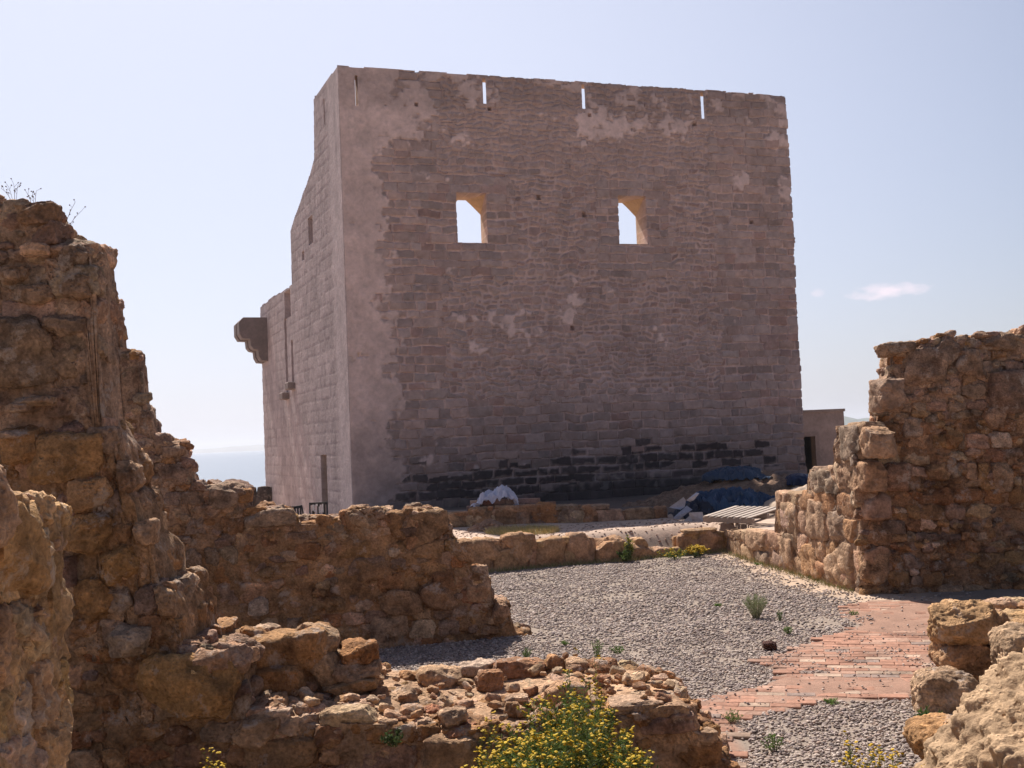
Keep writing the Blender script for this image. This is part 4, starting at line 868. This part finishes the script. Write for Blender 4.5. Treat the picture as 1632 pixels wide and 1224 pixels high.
def spill(cx, cy, rx, ry, k, z0, hz, cols, s=(.05, .2)):
    def f(mb, _):
        for _i in range(k):
            a, b_ = rng.uniform(-1, 1, 2); rr = math.hypot(a, b_)
            if rr > .95: continue
            s_ = rng.uniform(*s); rock(mb, (cx + a*rx, cy + b_*ry, z0 + hz*max(1-rr, 0)**1.3 + s_*.1), (s_*1.2, s_, s_*.7), pick(cols), n=5, p=3.5, facets=6, rot=tuple(rng.uniform(-.5, .5, 3)), rough=.12)
    return f
heap('rubble_heap', 6.3, 29.3, 3.6, 1.9, .85, -.1, (.27, .215, .18), 'long heap of earth and rubble piled against the tower foot', 'rubble heap', .10, 5, extra=spill(6.3, 29.3, 3.4, 1.7, 160, -.1, .85, [(.28, .22, .19), (.34, .27, .22), (.22, .18, .16)], (.08, .3)), power=.8)
heap('sand_heap', 6.5, 24.3, 1.45, 1.3, .74, 0., (.38, .29, .22), 'pale sand heap behind the squared blocks, right of the pallet', 'sand heap', .05, 9, mat=M_GROUND, extra=spill(6.5, 24.3, 1.4, 1.2, 120, 0, .66, [(.40, .32, .25), (.34, .27, .21)], (.03, .12)), power=.9)
heap('dirt_pile', -.62, 23.35, .55, .42, .26, 0., (.34, .26, .21), 'small pile of brown clods on the sandy terrace', 'dirt pile', .05, 13, extra=spill(-.62, 23.35, .5, .38, 110, 0, .22, [(.36, .28, .23), (.30, .23, .19), (.44, .36, .3)], (.03, .10)), power=1)
def sheet(name, cx, cy, w, d, zf, col, mat, seed, fold=.06, ang=0., n=70, col2=None, parent=None):
    g_ = np.linspace(-1, 1, n); A_, B_ = np.meshgrid(g_, g_, indexing='ij'); a, b_ = A_.ravel(), B_.ravel()
    P = np.stack([a*w/2, b_*d/2, a*0], 1); q = np.stack([a*w*2.0 + seed, b_*d*2.4, a*0], 1)
    edge = .16*fbm(np.stack([a*2.2 + seed, b_*2.2, a*0], 1), 3, seed + 9); P[:, 0] += edge*w*.5*np.abs(a); P[:, 1] += .14*fbm(np.stack([a*2.4, b_*2.4 + 4, a*0], 1), 3, seed + 8)*d*np.abs(b_)
    r1 = 1 - 2*np.abs(fbm(q + .5*fbm(q, 2, seed)[:, None], 3, seed + 1)); r2 = 1 - 2*np.abs(fbm(q*np.array([2.6, 1.2, 1]) + 9, 3, seed + 2))
    P[:, 2] = zf(a, b_) + fold*(r1 + .5*r2); c, s = math.cos(ang), math.sin(ang)
    W_ = np.stack([cx + P[:, 0]*c - P[:, 1]*s, cy + P[:, 0]*s + P[:, 1]*c, P[:, 2]], 1)
    I = np.arange(n*n).reshape(n, n); Q = np.stack([I[:-1, :-1], I[1:, :-1], I[1:, 1:], I[:-1, 1:]], -1).reshape(-1, 4)
    cc = np.tile(col, (n*n, 1)); 
    if col2 is not None: mk = fbm(q*.8 + 5, 2, seed + 4) > .25; cc[mk] = col2
    V2 = W_ - np.array([0, 0, .004]); mb = MB(); mb.add(W_, quads=Q, col=cc); mb.add(V2, quads=Q[:, ::-1], col=cc)
    o = mb.build(name, mat, center=True); o.data.set_sharp_from_angle(angle=math.radians(35))
    if parent: reparent(o, parent)
    return o
BLU = (.018, .05, .115)
t = empty('tarpaulin', (4.5, 24.4, 0)); tag(t, 'large crumpled dark blue tarpaulin with pale folded flaps, left of the pallet', 'tarpaulin')
sheet('sheet', 4.72, 24.6, 2.2, 1.4, lambda a, b_: .46*np.clip(1 - (a*a*.9 + b_*b_*.8), 0, 1)**.6 + .05, BLU, M_TARP, 3, .10, parent=t)
sheet('sheet', 4.0, 24.3, 1.1, .9, lambda a, b_: .30*np.clip(1 - (a*a + b_*b_), 0, 1)**.7 + .05, (.008, .014, .035), M_TARP, 8, .07, ang=.5, parent=t)
def flap(x, y, pts, col):
    pts = [at_y(a, b_, y) for a, b_ in pts]; mb = MB(); n = len(pts)//2; V = []
    for i, q in enumerate(pts): V.append(q)
    V = np.array(V); V[:, 1] += .05*np.sin(np.arange(len(V))*2.1); V2 = V + np.array([0, .006, 0]); k = len(V)
    T_ = [[0, i, i+1] for i in range(1, k-1)]; mb.add(V, tris=T_, col=col); mb.add(V2, tris=[t_[::-1] for t_ in T_], col=col)
    mb.add(np.concatenate([V, V2]), quads=[[i, (i+1) % k, k + (i+1) % k, k+i] for i in range(k)], col=col)
    o = mb.build('flap', M_TARP, smooth=False, center=True); reparent(o, t)
flap(0, 24.0, [(1066, 809), (1085, 803), (1089, 792), (1093, 797), (1092, 808), (1084, 812)], (.42, .44, .52))
flap(0, 23.95, [(1094, 797), (1110, 785), (1114, 786), (1106, 797), (1100, 800)], (.46, .46, .52))
flap(0, 23.7, [(1072, 826), (1095, 806), (1103, 812), (1082, 828)], (.30, .33, .42))
flap(0, 23.5, [(1098, 817), (1120, 816), (1123, 832), (1108, 834), (1100, 826)], (.50, .46, .45))
flap(0, 23.4, [(1085, 834), (1100, 822), (1103, 830), (1090, 836)], (.42, .38, .36))
o = sheet('tarpaulin', 5.85, 29.3, 1.7, 1.0, lambda a, b_: .58 + .30*np.clip(1 - (a*a*.8 + b_*b_), 0, 1)**.6 , (.04, .065, .11), M_TARP, 15, .06); tag(o, 'faded blue tarpaulin spread on top of the rubble heap by the tower', 'tarpaulin')
o = sheet('tarpaulin', 7.35, 28.6, .75, .8, lambda a, b_: .42 + .26*np.clip(1 - (a**4 + b_**4), 0, 1)**.5, (.015, .03, .08), M_TARP, 21, .02); tag(o, 'small folded blue tarpaulin at the tower right corner', 'tarpaulin')
# pallet
pr = empty('wooden_pallet', (4.5, 22., .03)); tag(pr, 'weathered grey wooden pallet lying on the terrace edge', 'pallet')
pr.rotation_mode = 'QUATERNION'
e1 = np.array([.63, -.776]); e2 = np.array([.776, .63]); P0 = np.array([3.74, 22.2]); Rp = rotm(0, 0, math.atan2(e2[1], e2[0]))
for i in range(8):
    mb = MB(); s = .06 + i*.151*1.03; c = P0 + e1*s + e2*.5; box(mb, (*c, .165 + rng.uniform(-.003, .003)), (1.02, .098 if i not in (3,) else .085, .02), np.array((.42, .35, .30))*rng.uniform(.85, 1.1), R=Rp@rotm(0, 0, rng.uniform(-.015, .015)), bev=.004); reparent(mb.build('slat', M_WOOD, smooth=False, center=True), pr)
for s in (.04, .5, .96):
    mb = MB(); c = P0 + e1*.6 + e2*s; box(mb, (*c, .10), (.07, 1.26, .10), (.30, .25, .22), R=Rp, bev=.004); reparent(mb.build('bearer', M_WOOD, smooth=False, center=True), pr)
for s in (.1, .6, 1.1):
    mb = MB(); c = P0 + e1*s + e2*.5; box(mb, (*c, .038), (1.0, .09, .018), (.28, .23, .2), R=Rp, bev=.004); reparent(mb.build('base_board', M_WOOD, smooth=False, center=True), pr)
from mathutils import Quaternion
pr.rotation_quaternion = Quaternion(Vector((e1[0], e1[1], 0)), math.radians(7.5)); pr.location.z += .09
# brick pile with white plastic
bi = 0
RB = [(.36, .18, .13), (.40, .22, .15), (.42, .28, .22), (.34, .21, .17)]
for lay_ in range(2):
    for i in range(6 - lay_):
        x = -1.02 + i*.27 + lay_*.08; p = (x, 25.1 + rng.uniform(-.03, .03), .37 + lay_*.12)
        mb = MB(); box(mb, p, (.25, .24, .115), pick(RB), R=rotm(0, 0, rng.uniform(-.12, .12)), bev=.006); o = mb.build('brick', M_BRICK, smooth=False, center=True)
        tag(o, 'red building brick, ' + ['leftmost', 'second from left', 'third from left', 'fourth from left', 'fifth from left', 'rightmost'][i + (lay_ and i == 4)] + (' in the upper' if lay_ else ' in the lower') + ' row of the stack under white plastic', 'brick', 'bricks stacked behind the low wall')
for x, y, z, rz in ((.42, 25.05, .37, .4), (.40, 25.05, .487, -.2), (.72, 25.0, .345, .1), (.74, 25.0, .418, .3)):
    mb = MB(); box(mb, (x, y, z), (.25, .12, .07 if x > .7 else .115), pick(RB), R=rotm(0, 0, rz), bev=.006); o = mb.build('brick', M_BRICK, smooth=False, center=True)
    tag(o, {.42: 'lower red brick of the pair right of the white plastic sheet', .40: 'upper red brick of the pair right of the white plastic sheet', .72: 'lower flat brick behind the orange block of the low wall', .74: 'upper flat brick behind the orange block of the low wall'}[x], 'brick', 'loose bricks right of the stack')
mb = MB(); box(mb, (-.9, 25.3, .15), (3.4, .9, .31), (.22, .17, .14)); o = mb.build('earth_bench', M_GROUND, center=True, smooth=False); tag(o, 'dark earth bench under the brick stack before the tower', 'earth bench')
o = sheet('plastic_sheet', -.50, 24.98, 1.02, .6, lambda a, b_: .58 + .10*np.exp(-((a - .1)/.6)**2) + .15*np.exp(-((a - .45)/.26)**2 - ((b_-.1)/.7)**2) - .22*sstep(-.45, -1, a) - .2*sstep(.8, 1, a) - .10*sstep(-.2, -1, b_), (.72, .72, .82), M_PLASTIC, 36, .09); tag(o, 'crumpled white plastic sheet thrown over the stack of bricks', 'plastic sheet')
# black chairs by the slit door
def chair(px, Yc, rz, label, marks=False):
    p = at_y(px, 805, Yc); gz = ground_h(np.array([p[0]]), np.array([Yc]))[0] - .02; r_ = empty('plastic_chair', (p[0], Yc, gz)); tag(r_, label, 'chair', 'black chairs beside the tower')
    r_.rotation_euler = (0, 0, rz); K = (.015, .015, .018); H = .80
    def part(nm, f, m_=M_BLACK): mb = MB(); f(mb); o = mb.build(nm, m_, smooth=False); o.parent = r_
    part('seat', lambda mb: box(mb, (0, 0, .42), (.44, .42, .03), K, bev=.01))
    for sx in (-1, 1):
        for sy in (-1, 1): part('leg', lambda mb: tube(mb, [(sx*.2, sy*.19, 0), (sx*.19, sy*.17, .41)], .018, .016, K, 6))
    def back(mb):
        for sx in (-1, 1): tube(mb, [(sx*.2, .19, .42), (sx*.2, .25, H)], .018, .018, K, 6)
        box(mb, (0, .25, H - .03), (.42, .025, .06), K); box(mb, (0, .21, .5), (.40, .02, .05), K)
        for k_ in (-.12, 0, .12): box(mb, (k_, .23, .63), (.06, .015, .24), K)
    part('backrest', back)
    if marks:
        def mk(mb):
            for a, b_, w, h in ((-.12, .68, .05, .14), (-.04, .74, .05, .05), (.02, .62, .03, .16), (.10, .66, .03, .20), (.06, .58, .05, .03), (-.08, .60, .06, .03)): box(mb, (a, .208, b_), (w, .006, h), (.7, .7, .7), bev=.001)
        part('backrest_mark', mk)
chair(488, 25.6, 1.2, 'black plastic chair at the tower foot, the left one seen side on')
chair(507, 25.6, .15, 'black plastic chair with white marks on its back beside the slit doorway', True)

# ------------------------------------------------------------------ plants
def leaf(mb, p, dirv, l, w, col):
    dirv = dirv/(np.linalg.norm(dirv)+1e-9); sd = np.cross(dirv, rng.normal(size=3)); sd /= (np.linalg.norm(sd)+1e-9); up = np.cross(sd, dirv)
    mb.add([p, p + dirv*l*.5 + sd*w/2 + up*l*.05, p + dirv*l, p + dirv*l*.5 - sd*w/2 + up*l*.05], quads=[[0, 1, 2, 3]], col=col)
def flower(mb, p, r_, col, col2):
    nrm = np.array([rng.normal(0, .35), rng.normal(0, .35), 1.]); nrm /= np.linalg.norm(nrm); a = np.cross(nrm, [1, 0, 0]); a /= np.linalg.norm(a); b_ = np.cross(nrm, a)
    k = 8; V = [p + nrm*r_*.25]; 
    for j in range(2*k): w = math.pi*j/k; rr = r_*(1. if j % 2 == 0 else .62); V.append(p + (a*math.cos(w) + b_*math.sin(w))*rr + nrm*(r_*.12 if j % 2 else -r_*.05))
    V.append(p - nrm*r_*.7)
    T_ = [[0, 1 + j, 1 + (j+1) % (2*k)] for j in range(2*k)] + [[2*k+1, 1 + (j+1) % (2*k), 1 + j] for j in range(2*k)]
    cc = np.tile(col, (len(V), 1)); cc[0] = col2; cc[-1] = (.12, .16, .04); mb.add(V, tris=T_, col=cc)
GR = [(.085, .13, .03), (.11, .16, .035), (.06, .10, .025), (.13, .17, .05)]
YE = [(.70, .48, .02), (.78, .56, .03), (.62, .42, .02)]
def plant(name, base, h, spread, nst, label, cat='plant', leaves=18, ll=.05, lw=.009, flowers=4, fr=.011, group=None, greens=GR, stemc=(.12, .15, .05), br=3, lean=(0, 0), shape=1., hvar=.35, crown=None, yel=YE):
    root = empty(name, tuple(base)); tag(root, label, cat, group); ms, ml, mf = MB(), MB(), MB(); nf_ = 0
    for i in range(nst):
        a = rng.uniform(0, 6.283); rr = math.sqrt(rng.random())
        hh = h*(1 - hvar*rng.random())*(1 - .35*rr**2*shape)
        if crown is not None: hh = crown(rr*math.cos(a)*spread)*rng.uniform(1-hvar, 1.0)
        b0 = np.array([rr*math.cos(a)*spread*.25, rr*math.sin(a)*spread*.25, 0.]); tip = np.array([rr*math.cos(a)*spread + lean[0]*hh, rr*math.sin(a)*spread + lean[1]*hh, hh]); mid = (b0 + tip)/2 + np.array([*(rng.normal(0, .06, 2)*spread), h*.05])
        ts = np.linspace(0, 1, 6); pts = np.array([(1-t_)**2*b0 + 2*t_*(1-t_)*mid + t_*t_*tip for t_ in ts]); tube(ms, pts, .0035, .0015, stemc, 3)
        ends_ = []
        for _ in range(br):
            t_ = rng.uniform(.45, .95); p0_ = (1-t_)**2*b0 + 2*t_*(1-t_)*mid + t_*t_*tip; dv = np.array([rng.normal(0, .5), rng.normal(0, .5), 1.]); dv /= np.linalg.norm(dv); e_ = p0_ + dv*h*rng.uniform(.06, .16); tube(ms, [p0_, (p0_+e_)/2 + dv*.004, e_], .0018, .001, stemc, 3); ends_.append((p0_, e_))
        ends_.append((pts[-2], tip))
        for _ in range(leaves):
            t_ = rng.uniform(.08, 1)**.8; p = (1-t_)**2*b0 + 2*t_*(1-t_)*mid + t_*t_*tip; dv = np.array([rng.normal(), rng.normal(), rng.uniform(.0, 1.2)]); leaf(ml, p, dv, ll*rng.uniform(.5, 1.2), lw*rng.uniform(.7, 1.3), pick(greens))
        for p0_, e_ in ends_:
            for _ in range(max(1, leaves//6)): leaf(ml, p0_ + (e_-p0_)*rng.random(), rng.normal(size=3) + [0, 0, .6], ll*.6, lw*.8, pick(greens))
            for _ in range(flowers):
                if rng.random() < .9:
                    q = e_ + np.array([*(rng.normal(0, .016, 2)), rng.normal(.004, .009)]); flower(mf, q, fr*rng.uniform(.7, 1.2), pick(yel), (.55, .33, .02)); nf_ += 1
    o = ms.build('stems', M_STEM, smooth=True); o.parent = root; o = ml.build('foliage', M_LEAF, smooth=False); o.parent = root
    if nf_: o = mf.build('flowers', M_FLOWER, smooth=False); o.parent = root
    return root
# big bush in the foreground
bc = at_y(915, 1150, 6.6)
def crown_main(x):
    return float(np.interp(x, [-.62, -.5, -.38, -.2, -.03, .08, .2, .34, .5, .62], [.34, .46, .58, .68, .80, .90, .78, .62, .42, .26]))
plant('flowering_bush', (bc[0] - .05, 6.75, -.5), .8, .70, 400, 'big bush covered in small yellow flowers before the foreground wall', 'bush', leaves=34, ll=.058, lw=.009, flowers=2, fr=.0135, br=3, crown=crown_main, hvar=.42)
p = at_y(945, 1040, 7.1); plant('flowering_sprig', (p[0], 7.1, -.45), p[2] + .50, .06, 4, 'tallest thin flowering sprig rising above the big yellow bush', 'sprig', leaves=26, ll=.035, lw=.006, flowers=3, br=4, hvar=.12)
p = at_y(775, 1105, 7.2); plant('flowering_sprig', (p[0], 7.2, -.45), p[2] + .46, .10, 5, 'loose yellow-flowered sprigs at the left of the big bush', 'sprig', leaves=14, ll=.03, lw=.006, flowers=3, br=3, hvar=.3)
p = at_y(345, 1205, 6.6); plant('flowering_sprig', (p[0], 6.6, -.6), p[2] + .70, .10, 14, 'small yellow-flowered tuft at the bottom edge before the shadowed wall', 'sprig', leaves=18, ll=.03, lw=.006, flowers=3, fr=.011, br=4, hvar=.25)
p = at_y(1345, 1150, 6.5); plant('flowering_sprig', (p[0] + .06, 6.5, -.5), p[2] + .5, .05, 6, 'upright yellow-flowered sprig standing in the gravel beside the huge boulder', 'sprig', leaves=16, ll=.03, lw=.006, flowers=2, br=3, hvar=.25, lean=(-.12, 0))
p = at_y(1410, 1195, 6.3); plant('flowering_sprig', (p[0], 6.3, -.5), p[2] + .56, .24, 26, 'low spread of yellow-flowered stems at the bottom edge beside the huge boulder', 'sprig', leaves=12, ll=.03, lw=.006, flowers=3, br=3, hvar=.35)
# plants in front of the retaining wall and on the gravel
p = at_z(1003, 893, -.5); plant('flowering_weed', (p[0], p[1] - .1, -.5), .52, .10, 9, 'tall weed with pale yellow heads against the retaining wall', 'weed', leaves=26, ll=.06, lw=.02, flowers=3, fr=.02, br=3, hvar=.4, greens=[(.12, .17, .05), (.08, .13, .03)], yel=[(.5, .45, .08)])
p = at_z(1012, 893, -.5); plant('weed', (p[0] - .18, p[1] - .15, -.5), .26, .20, 22, 'leafy green weed clump at the foot of the tall pale-headed weed', 'weed', leaves=16, ll=.05, lw=.02, flowers=0)
p = at_z(1110, 888, -.5); plant('flowering_weed', (p[0], p[1] - .08, -.5), .26, .22, 34, 'dense round yellow-flowered clump at the right end of the retaining wall', 'weed', leaves=12, ll=.04, lw=.012, flowers=3, fr=.020, hvar=.3)
p = at_z(1075, 890, -.5); plant('flowering_weed', (p[0], p[1] - .08, -.5), .22, .36, 30, 'low sprawling weed with few yellow flowers left of the dense clump', 'weed', leaves=16, ll=.05, lw=.014, flowers=1, fr=.018, hvar=.4)
p = at_z(1150, 873, -.5); plant('weed', (p[0], p[1] - .05, -.5), .34, .12, 12, 'dark weed in the corner where the two right walls meet', 'weed', leaves=20, ll=.05, lw=.014, flowers=0, greens=[(.05, .08, .03)])
p = at_z(1205, 985, -.5); plant('weed', (p[0], p[1], -.5), .34, .17, 46, 'feathery pale green bush standing alone on the gravel', 'bush', leaves=26, ll=.045, lw=.004, flowers=0, greens=[(.24, .27, .13), (.28, .30, .16), (.20, .24, .11)], stemc=(.26, .24, .14), hvar=.3)
p = at_z(1243, 990, -.5); plant('weed', (p[0], p[1], -.5), .17, .04, 6, 'thin upright weed just right of the feathery bush', 'weed', leaves=16, ll=.03, lw=.010, flowers=0, greens=[(.10, .14, .05)])
for px, py, h, s, lb in ((1257, 1005, .10, .06, 'small bright green tuft below the feathery bush on gravel'), (985, 1036, .10, .09, 'bright green tuft in the middle of the gravel above the wall'), (1029, 1085, .07, .08, 'low light green tuft nearest the wall end on gravel'), (840, 1050, .20, .05, 'tall green weed on the gravel at the middle wall shadow'), (952, 1045, .26, .07, 'dark green weed behind the foreground wall top'), (1360, 976, .07, .07, 'tiny green tuft at the gravel edge under the right wall'), (1144, 962, .06, .06, 'tiny green tuft in the middle of the far gravel'), (1168, 1146, .12, .10, 'small grey-green weed at the brick paving edge'), (1234, 1190, .12, .10, 'faint green weed in the near gravel'), (1325, 1117, .05, .09, 'flat dark tuft at the lower edge of the brick paving'), (1003, 1060, .05, .05, 'tiny pale tuft in the gravel by the foreground wall'), (900, 1022, .05, .05, 'tiny green sprout on the gravel right of the middle wall'), (1208, 895, .06, .06, 'small weed on gravel by the big block wall foot'), (1315, 905, .08, .05, 'small weed touching the big block wall foot')):
    q = at_z(px, py + 6, -.5); plant('weed', (q[0], q[1], -.5), h, s, 14, lb, 'weed', leaves=9, ll=.03, lw=.007, flowers=0, greens=[(.12, .20, .04), (.15, .23, .06)], group='small weeds dotted over the gravel')
q = at_y(1480, 1130, 8.5); plant('weed', (q[0], 8.55, -.5), .20, .12, 14, 'dark leafy weed between the round pink boulder and the gravel', 'weed', leaves=9, ll=.07, lw=.016, flowers=0, greens=[(.07, .13, .03)])
q = at_y(1580, 1098, 8.6); plant('weed', (q[0], 8.6, q[2]-.2), .34, .08, 7, 'green sprig growing between the huge boulder and the stones', 'weed', leaves=14, ll=.04, lw=.012, flowers=0, greens=[(.07, .12, .03)])
q = at_y(628, 1172, 7.5); plant('weed', (q[0], 7.52, q[2] - .08), .12, .10, 12, 'small dark green plant on the face of the foreground wall', 'weed', leaves=10, ll=.04, lw=.016, flowers=0, greens=[(.06, .09, .03)])
# dry grass tuft field on the terrace
mb = MB()
for _ in range(2600):
    a = rng.uniform(0, 6.28); rr = math.sqrt(rng.random()); x = .10 + rr*math.cos(a)*.75; y = 22.4 + rr*math.sin(a)*.75; hgt = rng.uniform(.04, .16)
    b0 = np.array([x, y, 0.]); tp_ = b0 + np.array([rng.normal(0, .05), rng.normal(0, .05), hgt]); w = np.array([.004, 0, 0]); mb.add([b0 - w, b0 + w, (b0 + tp_)/2 + w*.8 + [0, 0, .01], tp_], quads=[[0, 1, 2, 3]], col=pick([(.48, .38, .17), (.52, .43, .22), (.38, .32, .13)]))
o = mb.build('dry_grass', M_STEM, center=True, smooth=False); tag(o, 'patch of dry yellow grass on the sandy terrace', 'dry grass', kind='stuff')
mb = MB()
for _ in range(2600):
    u = rng.random(); x = -.6 + u*4.8; y = T2y(x) - abs(rng.normal(0, .10)) - .02; hgt = rng.uniform(.02, .10)*(1.5 if rng.random() < .1 else 1)
    if rng.random() < .35: yy = rng.uniform(15.9, 21.5); x, y = R1x(yy) - abs(rng.normal(0, .10)) - .1, yy
    b0 = np.array([x, y, -.5]); tp_ = b0 + np.array([rng.normal(0, .04), rng.normal(0, .04), hgt]); w = np.array([.004, 0, 0]); mb.add([b0 - w, b0 + w, (b0 + tp_)/2 + w*.8, tp_], quads=[[0, 1, 2, 3]], col=pick([(.30, .26, .12), (.14, .18, .06), (.40, .32, .17)]))
o = mb.build('grass', M_STEM, center=True, smooth=False); tag(o, 'thin weeds and dry grass along the wall feet', 'grass', kind='stuff')
# dry twigs on the tall left wall
def twig(px, py, tips, label):
    Y_ = 7.8; b0 = at_y(px, py, Y_); r_ = empty('dry_twig', tuple(b0 - [0, 0, .05])); tag(r_, label, 'twig', 'dry twigs on the tall left wall'); mb, mh = MB(), MB()
    off = np.array(b0 - [0, 0, .05])
    for tx, ty in tips:
        e = at_y(tx, ty, Y_ + rng.uniform(-.1, .1)); ts = np.linspace(0, 1, 6); md = (b0*.5 + e*.5) + np.array([(b0[0]-e[0])*.18, 0, .02]); pts = np.array([(1-t_)**2*(b0-[0,0,.05]) + 2*t_*(1-t_)*md + t_*t_*e for t_ in ts]) - off
        tube(mb, pts, .0022, .0012, (.25, .17, .12), 4)
        for t_ in (.55, .7, .85, 1):
            q = (1-t_)**2*b0 + 2*t_*(1-t_)*md + t_*t_*e - off; q2 = q + np.array([rng.normal(0, .018), 0, abs(rng.normal(.02, .01))]); tube(mb, [q, q2], .0012, .001, (.25, .17, .12), 3); rock(mh, q2, (.010, .010, .010), (.16, .11, .08), n=2, p=2, facets=0)
    o = mb.build('stems', M_STEM); o.parent = r_; o = mh.build('seed_heads', M_STEM); o.parent = r_
twig(96, 386, [(66, 330), (78, 322), (98, 340), (120, 322), (130, 336), (92, 355), (112, 360), (115, 380)], 'largest dry twig cluster, rightmost on the tall left wall')
twig(24, 330, [(2, 300), (14, 298), (22, 294), (28, 296)], 'leftmost dry twig on the tall left wall')
twig(55, 340, [(42, 306), (52, 310), (58, 304)], 'middle dry twig on the tall left wall')

# ------------------------------------------------------------------ haze
mb = MB(); x0, x1, y0, y1, z0, z1 = -9100, 9100, -400, 9600, -22, 75
V = [(x, y, z) for x in (x0, x1) for y in (y0, y1) for z in (z0, z1)]
mb.add(V, quads=[[0, 1, 3, 2], [4, 6, 7, 5], [0, 4, 5, 1], [2, 3, 7, 6], [0, 2, 6, 4], [1, 5, 7, 3]])
m = bpy.data.materials.new('haze_air'); m.use_nodes = True; nt = m.node_tree; nt.nodes.clear()
out = nt.nodes.new('ShaderNodeOutputMaterial'); pv = nt.nodes.new('ShaderNodeVolumePrincipled'); pv.inputs['Color'].default_value = (.86, .90, 1, 1); pv.inputs['Density'].default_value = .00024; pv.inputs['Anisotropy'].default_value = .3
nt.links.new(pv.outputs[0], out.inputs['Volume'])
hz = mb.build('haze', m, smooth=False); tag(hz, 'pale sea haze filling the air', 'haze', kind='stuff')
